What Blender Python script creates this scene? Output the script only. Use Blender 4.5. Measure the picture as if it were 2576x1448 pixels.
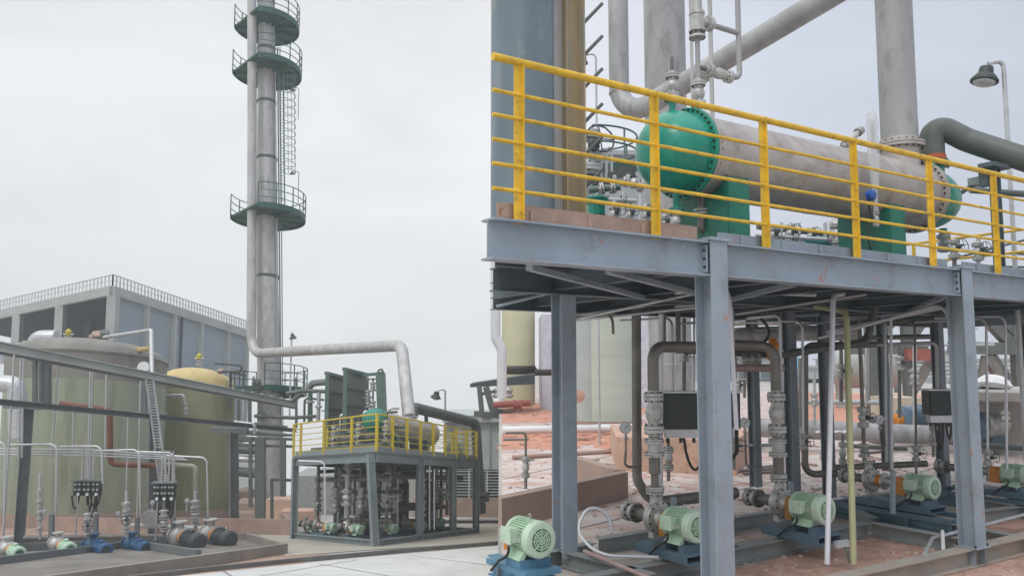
import bpy, math, random
from mathutils import Vector as V, Matrix
random.seed(7)
sc = bpy.context.scene
for o in list(bpy.data.objects): bpy.data.objects.remove(o)
# ------------------------------------------------------------ camera
TH, FP = 0.0922, 2031.0            # pitch, focal length in 2575-wide pixels
CAM = V((0, 0, 2.0))
cd = bpy.data.cameras.new('camera'); cam = bpy.data.objects.new('camera', cd); sc.collection.objects.link(cam)
cam.location = CAM; cam.rotation_euler = (math.pi/2+TH, 0, 0)
cd.sensor_width = 36; cd.lens = 36*FP/2575; cd.clip_start = .1; cd.clip_end = 3000
sc.camera = cam
sc.view_settings.view_transform = 'Standard'; sc.view_settings.look = 'None'
sc.view_settings.exposure = 0.0; sc.view_settings.gamma = 1
# ------------------------------------------------------------ sky: overcast over a Nishita sky
SUN_EL, SUN_AZ = math.radians(52), math.radians(-150)
w = bpy.data.worlds.new('World'); sc.world = w; w.use_nodes = True
nt = w.node_tree; nt.nodes.clear()
N = lambda t, **k: (lambda n: ([setattr(n, a, b) for a, b in k.items()], n)[1])(nt.nodes.new(t))
out = N('ShaderNodeOutputWorld'); bg1 = N('ShaderNodeBackground'); bg2 = N('ShaderNodeBackground'); mx = N('ShaderNodeMixShader')
sky = N('ShaderNodeTexSky', sky_type='NISHITA', sun_disc=False, sun_elevation=SUN_EL, sun_rotation=SUN_AZ)
sky.dust_density = 3
bg1.inputs[1].default_value = .08; nt.links.new(sky.outputs[0], bg1.inputs[0])
tc = N('ShaderNodeTexCoord'); sp = N('ShaderNodeSeparateXYZ'); nt.links.new(tc.outputs['Generated'], sp.inputs[0])
r1 = N('ShaderNodeValToRGB'); mr = N('ShaderNodeMapRange'); mr.inputs[1].default_value = -1; mr.inputs[2].default_value = 1
nt.links.new(sp.outputs[0], mr.inputs[0]); nt.links.new(mr.outputs[0], r1.inputs[0])
e = r1.color_ramp.elements
def lin(r, g, b): return tuple(((c/255+.055)/1.055)**2.4 if c > 10 else c/255/12.92 for c in (r, g, b))+(1,)
e[0].position = .2; e[0].color = lin(232, 237, 237)
e[1].position = .80; e[1].color = lin(196, 202, 217)
for p_, c_ in ((.44, (238, 240, 241)), (.50, (243, 244, 246)), (.56, (228, 232, 242)), (.66, (206, 212, 226))):
    q = e.new(p_); q.color = lin(*c_)
nz = N('ShaderNodeTexNoise'); nz.inputs['Scale'].default_value = 2.6; nz.inputs['Detail'].default_value = 6; nz.inputs['Distortion'].default_value = .6
mp = N('ShaderNodeMapping'); mp.inputs['Scale'].default_value = (1, 1, 3.2); nt.links.new(tc.outputs['Generated'], mp.inputs[0]); nt.links.new(mp.outputs[0], nz.inputs[0])
mr2 = N('ShaderNodeMapRange'); mr2.inputs[1].default_value = .3; mr2.inputs[2].default_value = .7; mr2.inputs[3].default_value = .90; mr2.inputs[4].default_value = 1.05
nt.links.new(nz.outputs[0], mr2.inputs[0])
# brighter toward the horizon
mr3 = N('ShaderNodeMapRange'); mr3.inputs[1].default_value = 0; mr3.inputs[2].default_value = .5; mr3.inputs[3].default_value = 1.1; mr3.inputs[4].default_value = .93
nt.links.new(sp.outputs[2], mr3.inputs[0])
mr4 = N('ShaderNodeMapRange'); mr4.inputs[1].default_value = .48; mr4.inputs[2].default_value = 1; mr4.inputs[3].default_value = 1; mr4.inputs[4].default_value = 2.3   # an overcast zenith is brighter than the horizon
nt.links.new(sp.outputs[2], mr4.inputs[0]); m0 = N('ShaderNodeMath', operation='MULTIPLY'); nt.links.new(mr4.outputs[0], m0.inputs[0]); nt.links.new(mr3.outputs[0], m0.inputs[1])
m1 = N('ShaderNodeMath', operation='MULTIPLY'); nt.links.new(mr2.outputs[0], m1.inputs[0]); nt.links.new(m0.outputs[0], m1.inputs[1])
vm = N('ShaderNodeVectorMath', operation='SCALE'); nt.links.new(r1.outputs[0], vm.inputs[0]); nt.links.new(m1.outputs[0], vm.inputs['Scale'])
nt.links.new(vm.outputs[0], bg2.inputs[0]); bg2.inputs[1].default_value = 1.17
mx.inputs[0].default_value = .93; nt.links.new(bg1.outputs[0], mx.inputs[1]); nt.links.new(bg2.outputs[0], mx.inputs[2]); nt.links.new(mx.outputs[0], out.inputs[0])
sd = bpy.data.lights.new('sun', 'SUN'); sd.energy = 1.1; sd.angle = math.radians(18); sd.color = (1, .97, .93)
so = bpy.data.objects.new('sun', sd); sc.collection.objects.link(so)
so.rotation_euler = (math.radians(38), 0, math.radians(-28)); so.location = (0, 0, 60)

# ------------------------------------------------------------ frames
C, S = math.cos(TH), math.sin(TH)
def ray(px, py):
    xc = (px-1287.5)/FP; yc = (724-py)/FP
    return V((xc, C-yc*S, yc*C+S))
def P(px, py, d):                  # world point seen at photo pixel (2575-wide), d metres ahead
    r = ray(px, py); return CAM + r*(d/r.y)
def Pz(px, py, z):                 # ... on the level z
    r = ray(px, py); return CAM + r*((z-2)/r.z)
SL = 0.1531                        # the site on the left falls away from the camera
def G(px, py, up=0):               # point on that falling ground
    r = ray(px, py); t = (2-up)/(-r.z-SL*r.y); return CAM + r*t
def gz(y): return -SL*y
A0 = V((1.7334, 6.9916, 0)); PHI = .5623
E1 = V((math.cos(PHI), math.sin(PHI), 0)); E2 = V((-math.sin(PHI), math.cos(PHI), 0)); Z = V((0, 0, 1))
def R(a, b, z=0): return A0 + E1*a + E2*b + Z*z
def Ra(px, b, z=2):                # a on row b seen at pixel column px
    k = (px-1287.5)/FP; B = A0+E2*b
    return (k*(B.y*C+(z-2)*S)-B.x)/(E1.x-k*E1.y*C)
def rad(w, d): return w/2*d/FP
DK = 3.04                          # deck level of the near platform
GR = -.21                          # ground level on the right
# ------------------------------------------------------------ materials
MATS = {}
def mat(name, col, rough=.55, metal=0., var=.14, scale=2.5, rust=0., rcol=(.22, .085, .035), bump=.0, stretch=(1, 1, 1), dirt=.0, dcol=(.12, .10, .08), alpha=1., trans=0.):
    if name in MATS: return MATS[name]
    m = bpy.data.materials.new(name); m.use_nodes = True; t = m.node_tree; n = t.nodes; l = t.links
    b = n['Principled BSDF']; b.inputs['Roughness'].default_value = rough; b.inputs['Metallic'].default_value = metal
    tc = n.new('ShaderNodeTexCoord'); mp = n.new('ShaderNodeMapping'); mp.inputs['Scale'].default_value = stretch
    l.new(tc.outputs['Object'], mp.inputs[0])
    def noise(sc_, det=6, rg=.6):
        q = n.new('ShaderNodeTexNoise'); q.inputs['Scale'].default_value = sc_; q.inputs['Detail'].default_value = det; q.inputs['Roughness'].default_value = rg
        l.new(mp.outputs[0], q.inputs[0]); return q.outputs[0]
    def ramp(src, a, b_, c0, c1):
        q = n.new('ShaderNodeMapRange'); q.inputs[1].default_value = a; q.inputs[2].default_value = b_; q.inputs[3].default_value = c0; q.inputs[4].default_value = c1
        l.new(src, q.inputs[0]); return q.outputs[0]
    def mix(f, c0, c1):
        q = n.new('ShaderNodeMix'); q.data_type = 'RGBA'
        (l.new(f, q.inputs[0]) if not isinstance(f, float) else setattr(q.inputs[0], 'default_value', f))
        for k, c in ((6, c0), (7, c1)):
            if isinstance(c, tuple): q.inputs[k].default_value = (*c, 1)
            else: l.new(c, q.inputs[k])
        return q.outputs[2]
    c = tuple(col); lo = tuple(x*(1-var) for x in c); hi = tuple(min(1, x*(1+var)) for x in c)
    cur = mix(ramp(noise(scale), .35, .65, 0, 1), lo, hi)
    if dirt > 0: cur = mix(ramp(noise(scale*2.3, 8, .7), .60-dirt*.25, .73-dirt*.2, 0, .8), cur, dcol)
    if rust > 0: cur = mix(ramp(noise(scale*1.7+1.1, 10, .75), .675-rust*.3, .72-rust*.28, 0, .9), cur, rcol)
    l.new(cur, b.inputs['Base Color'])
    l.new(ramp(noise(scale*4), .3, .7, rough*.8, min(1, rough*1.2)), b.inputs['Roughness'])
    if bump > 0:
        bp = n.new('ShaderNodeBump'); bp.inputs['Strength'].default_value = bump; bp.inputs['Distance'].default_value = .02
        l.new(noise(scale*5, 8, .7), bp.inputs['Height']); l.new(bp.outputs[0], b.inputs['Normal'])
    if trans > 0: b.inputs['Transmission Weight'].default_value = trans
    if alpha < 1: b.inputs['Alpha'].default_value = alpha
    MATS[name] = m; return m
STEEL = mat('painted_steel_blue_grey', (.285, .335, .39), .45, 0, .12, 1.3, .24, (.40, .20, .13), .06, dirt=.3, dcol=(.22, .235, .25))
STEELF = mat('steel_with_painted_shade', (.10, .13, .15), .55, 0, .12, 1.5, .08, (.2, .1, .06), .04)  # darker copy of the blue-grey steel, underdeck shade put into its colour
STEELM = mat('painted_steel_mid_grey', (.20, .235, .265), .5, 0, .12, 1.5, .2, (.3, .16, .1), .05, dirt=.3, dcol=(.16, .16, .16))
STEELR = mat('rusty_primer_plate', (.42, .29, .23), .7, 0, .2, 3, .3, (.33, .14, .07), .1)
YEL = mat('yellow_railing_paint', (.72, .45, .03), .5, 0, .15, 5, .22, (.36, .18, .04), .08, dirt=.3, dcol=(.35, .24, .06))
YELL = mat('yellow_railing_paint_far', (.55, .42, .03), .5, 0, .1, 3, .0)
GALV = mat('galvanised_metal', (.52, .53, .54), .38, .55, .12, 5)
PIPE = mat('weathered_stainless_pipe', (.47, .465, .455), .5, .15, .14, 1.6, .08, (.26, .18, .13), .05, (1, 1, .25), .38, (.31, .30, .285))
PIPEB = mat('bare_steel_pipe', (.20, .185, .165), .5, .35, .2, 4, .18, (.20, .10, .05), .06)
LAMPM = mat('dark_lamp_paint', (.035, .048, .045), .5, 0, .15, 6)
PIPED = mat('dark_grey_green_pipe', (.10, .115, .105), .55, 0, .15, 3, .0)
PIPER = mat('weathered_grey_pipe', (.345, .345, .345), .5, .15, .14, 1.8, .10, (.24, .17, .13), .06, (1, 1, .35), .45, (.23, .225, .22))
SHELL = mat('exchanger_shell_steel', (.43, .395, .37), .42, .25, .14, 1.6, .14, (.28, .16, .10), .07, (1, 1, 1), .42, (.30, .24, .20))
GREEN = mat('green_gloss_paint', (.012, .27, .19), .28, 0, .14, 2.2, .0, bump=.03, dirt=.3, dcol=(.012, .19, .135))
GREENS = mat('saddle_green_paint', (.012, .185, .125), .45, 0, .18, 3, .1, (.2, .12, .06), .04, dirt=.4, dcol=(.03, .12, .09))
GREEND = mat('dark_green_paint', (.012, .075, .055), .45, 0, .2, 3)
GREENL = mat('muted_green_paint', (.10, .16, .14), .5, 0, .15, 3)
MINT = mat('mint_motor_paint', (.43, .60, .44), .42, 0, .07, 8, .0, dirt=.15, dcol=(.28, .28, .2))
ORANGE = mat('orange_guard_paint', (.62, .22, .03), .45, 0, .1, 6)
MINTP = mat('pale_mint_cover_paint', (.50, .64, .50), .42, 0, .07, 8, .0, dirt=.2, dcol=(.34, .36, .28))
BLUE = mat('blue_pump_paint', (.03, .10, .21), .4, 0, .15, 6)
BLUEG = mat('blue_grey_skid_paint', (.09, .15, .20), .5, 0, .15, 4, .08)
DARKM = mat('dark_grey_motor', (.055, .065, .07), .5, 0, .15, 6)
CAST = mat('cast_steel', (.47, .47, .455), .42, .4, .22, 9, .2, (.16, .11, .07), .15)
BOLT = mat('dark_bolts', (.04, .038, .034), .5, .4, .2, 20)
BLACK = mat('black_box_paint', (.018, .026, .026), .4, 0, .15, 5)
RUBBER = mat('black_cable', (.02, .02, .02), .5)
CONC = mat('concrete', (.40, .385, .36), .85, 0, .12, .5, 0, bump=.2, dirt=.15, dcol=(.3, .22, .16))
CONCB = mat('brown_concrete', (.36, .265, .22), .85, 0, .15, .9, 0, bump=.25, dirt=.25, dcol=(.36, .20, .14))
OCHRE = mat('orange_brown_wall', (.56, .37, .28), .85, 0, .15, 1.3, 0, bump=.2, dirt=.3, dcol=(.32, .15, .09))
FRP = mat('grey_green_fibreglass', (.275, .31, .225), .5, 0, .16, .6, 0, bump=.05, stretch=(1, 1, .13), dirt=.45, dcol=(.19, .225, .145))
FRPT = mat('weathered_grey_fibreglass', (.215, .205, .18), .6, 0, .15, .6, 0, bump=.08, stretch=(1, 1, .5), dirt=.2, dcol=(.13, .125, .11))
FRPY = mat('yellow_green_fibreglass', (.275, .285, .155), .5, 0, .12, .6, 0, stretch=(1, 1, .15), dirt=.4, dcol=(.20, .22, .10))
FRPC = mat('cream_dome_fibreglass', (.60, .46, .19), .55, 0, .12, .9, dirt=.3, dcol=(.36, .30, .14))
CREAM = mat('cream_tank', (.60, .57, .38), .5, 0, .06, 1)
TANKG = mat('pale_green_tank', (.50, .55, .47), .55, 0, .08, .9, stretch=(.3, .3, 3))
PANEL = mat('blue_grey_wall_panel', (.25, .30, .34), .6, 0, .07, .3)
PANELT = mat('pale_trim_metal', (.36, .38, .37), .6, 0, .1, .5)
WHITEP = mat('white_paint', (.75, .76, .76), .5, 0, .05, 2)
LTGREY = mat('light_grey_sheet', (.42, .46, .45), .55, 0, .08, .8)
DIRT = mat('red_dirt', (.55, .26, .18), .95, 0, .25, 2.2, 0, bump=.5, dirt=.35, dcol=(.50, .34, .26))
REDP = mat('rust_red_pipe', (.17, .065, .038), .6, 0, .2, 2)
REDF = mat('red_primer', (.30, .085, .07), .6, 0, .15, 2)
PLATEG = mat('dark_green_grey_plate', (.165, .18, .17), .55, 0, .12, 1)
OLIVE = mat('olive_conduit', (.36, .35, .19), .5, .1, .1, 5)
CONDW = mat('white_conduit', (.66, .66, .70), .4, .2, .06, 5)
PINK = mat('pinkish_primer_pipe', (.36, .25, .24), .6, 0, .12, 4)
CYAN = mat('pale_blue_drum', (.25, .50, .66), .5, 0, .06, 3)
DIAL = mat('white_dial', (.78, .80, .84), .25, 0, .03, 3)
PLAST = mat('clear_plastic_wrap', (.75, .77, .80), .25, 0, .1, 8, bump=.6, alpha=.45)
LENS = mat('frosted_lamp_glass', (.5, .52, .5), .3, 0, .1, 8)
SNOWY = mat('white_cloth', (.72, .72, .74), .8, 0, .05, 6, bump=.3)
BLUEK = mat('blue_cap_paint', (.02, .10, .42), .35)
RIBM = mat('dark_fan_grill', (.05, .12, .07), .6)
# ------------------------------------------------------------ mesh builder
def perp(d):
    d = d.normalized(); u = V((0, 0, 1)) if abs(d.z) < .95 else V((0, 1, 0))
    x = u.cross(d).normalized(); return x, d.cross(x)
def fillet(pts, r, k=6):
    o = [pts[0]]
    for i in range(1, len(pts)-1):
        a, b, c = pts[i-1], pts[i], pts[i+1]; d1 = (a-b); d2 = (c-b)
        ang = d1.angle(d2)
        if ang > 3.1 or ang < .05: o.append(b); continue
        L = min(r/math.tan(ang/2), d1.length*.49, d2.length*.49); rr = L*math.tan(ang/2)
        bis = (d1.normalized()+d2.normalized()).normalized(); cen = b+bis*(rr/math.sin(ang/2))
        p0 = b+d1.normalized()*L-cen; p1 = b+d2.normalized()*L-cen; w_ = p0.angle(p1)
        for j in range(k+1):
            t = j/k; s0 = math.sin((1-t)*w_)/math.sin(w_); s1 = math.sin(t*w_)/math.sin(w_)
            o.append(cen+p0*s0+p1*s1)
    o.append(pts[-1]); return o
class MB:
    def __init__(s): s.v = []; s.f = []
    def add(s, vs, fs):
        k = len(s.v); s.v += [V(x) for x in vs]; s.f += [tuple(i+k for i in f) for f in fs]; return s
    def hexa(s, b, t):             # four bottom, four top corners
        n = len(b); return s.add(list(b)+list(t), [tuple(range(n-1, -1, -1)), tuple(range(n, 2*n))]+[(i, (i+1) % n, n+(i+1) % n, n+i) for i in range(n)])
    def obox(s, c, x, y, z):
        c, x, y, z = V(c), V(x), V(y), V(z)
        return s.hexa([c-x-y-z, c+x-y-z, c+x+y-z, c-x+y-z], [c-x-y+z, c+x-y+z, c+x+y+z, c-x+y+z])
    def box(s, x0, x1, y0, y1, z0, z1): return s.obox(((x0+x1)/2, (y0+y1)/2, (z0+z1)/2), ((x1-x0)/2, 0, 0), (0, (y1-y0)/2, 0), (0, 0, (z1-z0)/2))
    def bar(s, p, q, w, h, up=None, side=None):
        p, q = V(p), V(q); d = (q-p).normalized()
        if up is None: up = V((0, 0, 1)) if abs(d.z) < .9 else E2
        x = V(up).cross(d).normalized()*w/2; y = d.cross(x).normalized()*h/2
        return s.hexa([p-x-y, p+x-y, p+x+y, p-x+y], [q-x-y, q+x-y, q+x+y, q-x+y])
    def ibeam(s, p, q, w, h, tf=.014, tw=.010, up=None):
        p, q = V(p), V(q); d = (q-p).normalized()
        if up is None: up = V((0, 0, 1)) if abs(d.z) < .9 else E2
        x = V(up).cross(d).normalized(); y = d.cross(x).normalized()
        W, H, T = w/2, h/2, tw/2
        sec = [(-W, -H), (W, -H), (W, -H+tf), (T, -H+tf), (T, H-tf), (W, H-tf), (W, H), (-W, H), (-W, H-tf), (-T, H-tf), (-T, -H+tf), (-W, -H+tf)]
        n = 12; vs = [p+x*a+y*b for a, b in sec]+[q+x*a+y*b for a, b in sec]
        fs = [(i, (i+1) % n, n+(i+1) % n, n+i) for i in range(n)]
        for o_, fl in ((0, 1), (n, 0)):
            for f in ((0, 1, 2, 3, 10, 11), (3, 4, 9, 10), (4, 5, 6, 7, 8, 9)):
                g = tuple(i+o_ for i in f); fs.append(g[::-1] if fl else g)
        return s.add(vs, fs)
    def tube(s, pts, r, n=12, caps=True, bend=0, k=6):
        pts = [V(p) for p in pts]
        if bend: pts = fillet(pts, bend, k)
        m = len(pts); rs = r if isinstance(r, (list, tuple)) else [r]*m
        d0 = (pts[1]-pts[0]).normalized(); x, y = perp(d0); rings = []; prev = d0
        for i, p in enumerate(pts):
            d = ((pts[min(i+1, m-1)]-pts[i]).normalized()+(pts[i]-pts[max(i-1, 0)]).normalized())
            d = d.normalized() if d.length > 1e-6 else prev
            q = prev.rotation_difference(d); x = q @ x; y = q @ y; prev = d
            rings.append([p+(x*math.cos(6.28318*j/n)+y*math.sin(6.28318*j/n))*rs[i] for j in range(n)])
        vs = [v for rg in rings for v in rg]
        fs = [(i*n+j, i*n+(j+1) % n, (i+1)*n+(j+1) % n, (i+1)*n+j) for i in range(m-1) for j in range(n)]
        if caps: fs += [tuple(range(n-1, -1, -1)), tuple(range((m-1)*n, m*n))]
        return s.add(vs, fs)
    def lathe(s, p, ax, prof, n=24, shear=0):
        p = V(p); ax = V(ax).normalized(); x, y = perp(ax)
        vs = []; fs = []; m = len(prof)
        for t, r in prof:
            for j in range(n):
                a = 6.28318*j/n; v = p+ax*t+(x*math.cos(a)+y*math.sin(a))*max(r, 1e-4)
                if shear: v.z -= shear*(v.y-p.y)
                vs.append(v)
        fs = [(i*n+j, i*n+(j+1) % n, (i+1)*n+(j+1) % n, (i+1)*n+j) for i in range(m-1) for j in range(n)]
        fs += [tuple(range(n-1, -1, -1)), tuple(range((m-1)*n, m*n))]
        return s.add(vs, fs)
    def bolts(s, c, ax, R_, nb, r, L, n=6):
        c = V(c); ax = V(ax).normalized(); x, y = perp(ax)
        for i in range(nb):
            a = 6.28318*(i+.5)/nb; q = c+(x*math.cos(a)+y*math.sin(a))*R_
            s.tube([q-ax*L/2, q+ax*L/2], r, n)
        return s
    def poly(s, pts, th=0):        # flat sheet (optional thickness downward)
        n = len(pts); pts = [V(p) for p in pts]
        if th == 0: return s.add(pts, [tuple(range(n))])
        return s.hexa([p-Z*th for p in pts], pts)
    def build(s, name, m, parent=None, sharp=35, root=None):
        me = bpy.data.meshes.new(name); vs = s.v
        if parent is None:
            xs = [v.x for v in vs]; ys = [v.y for v in vs]; o_ = V(((min(xs)+max(xs))/2, (min(ys)+max(ys))/2, min(v.z for v in vs)))
        else:
            rt = parent
            while rt.parent: rt = rt.parent
            o_ = rt.location.copy()
        me.from_pydata([tuple(v-o_) for v in vs], [], s.f); me.validate(); me.materials.append(m)
        import bmesh
        bm = bmesh.new(); bm.from_mesh(me); bmesh.ops.recalc_face_normals(bm, faces=bm.faces); bm.to_mesh(me); bm.free()
        me.polygons.foreach_set('use_smooth', [True]*len(me.polygons)); me.set_sharp_from_angle(angle=math.radians(sharp))
        ob = bpy.data.objects.new(name, me); sc.collection.objects.link(ob)
        if parent is None: ob.location = o_
        else: ob.parent = parent
        return ob
def tag(o, label=None, cat=None, group=None, kind=None):
    if label: o['label'] = label
    if cat: o['category'] = cat
    if group: o['group'] = group
    if kind: o['kind'] = kind
    return o
def T(name, loc, label, cat, group=None, rz=0):
    o = bpy.data.objects.new(name, None); sc.collection.objects.link(o); o.location = V(loc); o.rotation_euler.z = rz; o.empty_display_size = .2
    return tag(o, label, cat, group)
def dup(root, loc, rz=0, s=1, label=None):
    def cp(o, par):
        c = o.copy(); sc.collection.objects.link(c); c.parent = par
        for ch in [x for x in bpy.data.objects if x.parent == o]: cp(ch, c)
        return c
    r = cp(root, None); r.location = V(loc); r.rotation_euler = (0, 0, rz); r.scale = (s, s, s)
    if label: r['label'] = label
    return r
def struct(name, mb, m): return tag(mb.build(name, m), kind='structure')
def lerp(a, b, t): return a+(b-a)*t
# ============================================================ GROUND
SEAM = -.016                       # the near site's edge runs away from the camera at this x/y
mb = MB(); ys = [-30, 0, 1.37, 6, 12, 20, 30, 45, 70, 110, 180, 300]
xs = [-260, -120, -60, -30, -12, -5]
idx = {}
vs = []
for j, y in enumerate(ys):
    zl = GR if y < 1.4 else gz(y)
    row = [(x-(0 if x > -12 else 0), y, zl) for x in xs]+[(min(SEAM*y, -.05)-.02 if y > 0 else -.05, y, zl)]
    row += [(min(SEAM*y, -.05) if y > 0 else 0, y, GR), (3, y, GR), (10, y, GR), (40, y, GR), (120, y, GR), (320, y, GR)]
    vs += row
W_ = len(row)
fs = [(j*W_+i, j*W_+i+1, (j+1)*W_+i+1, (j+1)*W_+i) for j in range(len(ys)-1) for i in range(W_-1)]
mb.add(vs, fs)
gm = mat('ground_concrete_and_dust', (.43, .405, .375), .9, 0, .12, .25, 0, bump=.25, dirt=.28, dcol=(.40, .27, .20))
struct('ground', mb, gm)
# dirt and road sheets
def sheetL(name, pts, m, h=.02): struct(name, MB().poly([G(x, y)+Z*h for x, y in pts]), m)
DIRTL = mat('brown_dusty_soil', (.35, .235, .18), .95, 0, .2, .5, 0, bump=.4, dirt=.4, dcol=(.33, .19, .13))
sheetL('soil_path', [(-200, 1425), (-200, 1700), (560, 1700), (700, 1440), (820, 1392), (1000, 1362), (960, 1345), (740, 1345), (380, 1318), (-200, 1308)], DIRTL, .012)
ROADM = mat('pale_concrete_road', (.58, .58, .57), .85, 0, .08, .6, 0, bump=.2, dirt=.4, dcol=(.47, .46, .43))
sheetL('concrete_road', [(440, 1450), (300, 1560), (300, 1900), (1262, 1900), (1262, 1372), (900, 1404)], ROADM, .02)
APRON = mat('beige_concrete_apron', (.40, .375, .32), .88, 0, .1, .6, 0, bump=.2, dirt=.2, dcol=(.33, .25, .19))
sheetL('concrete_apron', [(600, 1352), (735, 1332), (1262, 1318), (1262, 1362), (900, 1385), (720, 1398)], APRON, .02)
mb = MB(); ks = [(300, 1464), (520, 1437), (760, 1412), (1000, 1390), (1262, 1368)]
for (a, b), (c, d) in zip(ks, ks[1:]):
    p, q = G(a, b), G(c, d); n_ = V((0, .16, -SL*.16))
    mb.hexa([p-Z*.01-n_, q-Z*.01-n_, q-Z*.01+n_, p-Z*.01+n_], [p+Z*.13-n_, q+Z*.13-n_, q+Z*.13+n_, p+Z*.13+n_])
struct('road_kerb', mb, mat('dark_kerb', (.16, .165, .16), .85, 0, .15, 1.5, 0, bump=.2))
def sheetR(name, pts, m, h=.006): struct(name, MB().poly([Pz(x, y, GR)+Z*h for x, y in pts]), m)
DIRTR = mat('red_site_dirt', (.48, .30, .235), .95, 0, .28, 2.2, .3, (.60, .50, .44), .8, dirt=.42, dcol=(.31, .155, .11))
sheetR('dirt_ground', [(1640, 1900), (1500, 1500), (1830, 1432), (2060, 1380), (2320, 1322), (2620, 1275), (2760, 1400), (3000, 1900)], DIRTR)
sheetR('concrete_yard', [(1262, 1420), (1262, 985), (2900, 985), (2900, 1225), (2300, 1262), (1700, 1400)], mat('pale_pinkish_concrete', (.58, .52, .495), .85, 0, .1, .9, .12, (.33, .24, .2), .25, dirt=.6, dcol=(.45, .23, .165)), .003)
sheetR('dirt_strip', [(1262, 1132), (1440, 1120), (1600, 1112), (1600, 1082), (1262, 1082)], DIRT, .010)
sheetR('dirt_strip_far', [(1262, 1064), (1600, 1060), (1640, 1018), (1262, 1014)], DIRT, .010)
sheetR('dirt_field', [(2000, 1062), (2230, 1062), (2600, 1040), (2600, 1000), (2000, 985)], DIRT, .010)
JM = mat('joint_dark_filler', (.16, .14, .125), .9, 0, .2, 3)
def joint(left, a, b, w=.03):
    p, q = (G(*a), G(*b)) if left else (Pz(*a, GR), Pz(*b, GR)); d = q-p; n = V((-d.y, d.x, 0)).normalized()*w/2; h = .024 if left else .0075
    if left: n.z = -SL*n.y
    struct('concrete_joint', MB().poly([p-n+Z*h, q-n+Z*h, q+n+Z*h, p+n+Z*h]), JM)
for a, b in (((560, 1436), (760, 1560)), ((800, 1418), (1262, 1500)), ((1020, 1396), (1262, 1426)), ((900, 1408), (640, 1452))): joint(True, a, b, .05)
for a, b in (((1265, 1205), (1560, 1140)), ((1450, 1330), (1900, 1222)), ((1900, 1222), (2200, 1150)), ((1560, 1140), (1900, 1222)), ((1600, 1270), (1300, 1225)), ((1960, 1280), (2120, 1200)), ((2060, 1140), (2420, 1215)), ((2250, 1200), (2560, 1130))): joint(False, a, b)
# loose rubble: mounds
mb = MB()
for i in range(300):
    if i < 190: px, py = random.uniform(1268, 1590), random.choice([random.uniform(1084, 1128), random.uniform(1018, 1058)])
    else: px, py = random.uniform(1960, 2560), random.uniform(1000, 1058)
    p = Pz(px, py, GR); r = random.uniform(.08, .32)
    mb.lathe(p-Z*.05, (random.uniform(-.3, .3), random.uniform(-.3, .3), 1), [(0, r), (r*.25, r*.8), (r*.42, r*.25), (r*.45, 0)], 7)
tag(mb.build('rubble', DIRT, sharp=10), 'broken red dirt clods heaped on the ground beyond the platform', 'rubble', kind='stuff')
# ============================================================ NEAR STEEL PLATFORM (right)
AEND, BB = 13.0, 4.7
def al(b, z=2.9, px=1240): return Ra(px, b, z)
t = T('steel_platform', R(0, 0, GR), 'large blue-grey steel pipe platform in the foreground carrying the long exchanger on H-beam posts', 'platform')
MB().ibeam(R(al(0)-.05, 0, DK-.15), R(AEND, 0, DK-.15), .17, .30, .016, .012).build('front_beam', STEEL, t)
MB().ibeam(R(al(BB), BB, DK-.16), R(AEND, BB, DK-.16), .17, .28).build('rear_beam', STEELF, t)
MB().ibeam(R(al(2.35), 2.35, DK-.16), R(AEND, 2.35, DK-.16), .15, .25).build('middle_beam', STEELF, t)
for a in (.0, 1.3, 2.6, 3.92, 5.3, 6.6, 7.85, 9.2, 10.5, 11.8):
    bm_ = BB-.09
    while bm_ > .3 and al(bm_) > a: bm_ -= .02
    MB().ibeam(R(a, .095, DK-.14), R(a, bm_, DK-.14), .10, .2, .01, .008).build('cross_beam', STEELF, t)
for (a0, b0, a1, b1) in ((-1.6, .45, 1.2, 2.25), (-.9, .3, 1.3, 1.5), (1.35, .2, 2.5, 2.2), (4, .2, 6.5, 2.2)):
    MB().bar(R(a0, b0, DK-.27), R(a1, b1, DK-.27), .06, .05).build('brace', STEEL, t)
mb = MB(); b0, b1 = -.02, BB+.05
mb.hexa([R(al(b0)+.02, b0, DK+.003), R(AEND, b0, DK+.003), R(AEND, b1, DK+.003), R(al(b1)+.02, b1, DK+.003)], [R(al(b0)+.02, b0, DK+.012), R(AEND, b0, DK+.012), R(AEND, b1, DK+.012), R(al(b1)+.02, b1, DK+.012)])
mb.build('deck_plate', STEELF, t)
def toe(a0, a1, m, h=.13):
    mb = MB(); mb.bar(R(a0, .03, DK+.012+h/2), R(a1, .03, DK+.012+h/2), .008, h)
    for k in range(int((a1-a0)/.55)): mb.bar(R(a0+.3+k*.55, .035, DK+.02), R(a0+.3+k*.55, .035, DK+.10), .03, .05, up=E2)
    mb.build('toe_plate', m, t)
toe(al(0)+.05, -.13, STEELR, .125); toe(.12, 3.75, STEEL, .10); toe(4.05, 12.5, STEEL, .10)
def post(ab, z0, z1, m=STEEL, w=.19, name='post', nm=t):
    mb = MB(); p = R(*ab, z0); q = R(*ab, z1); mb.ibeam(p, q, w, w, .014, .012, up=E2)
    o = mb.build(name, m, nm)
    return o
def abp(px, b, z=1.2): return (Ra(px, b, z), b)
POSTS = [((0, 0), STEEL), ((3.90, -.01), STEEL), ((7.9, 0), STEEL)]
for ab, m in POSTS:
    post(ab, .012, DK+.005, m, .20)
    MB().obox(R(*ab, DK+.02), E1*.12, E2*.12, Z*.014).build('cap_plate', STEEL, t)
    MB().obox(R(*ab, .006), E1*.14, E2*.13, Z*.006).build('foot_plate', STEEL, t)
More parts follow.
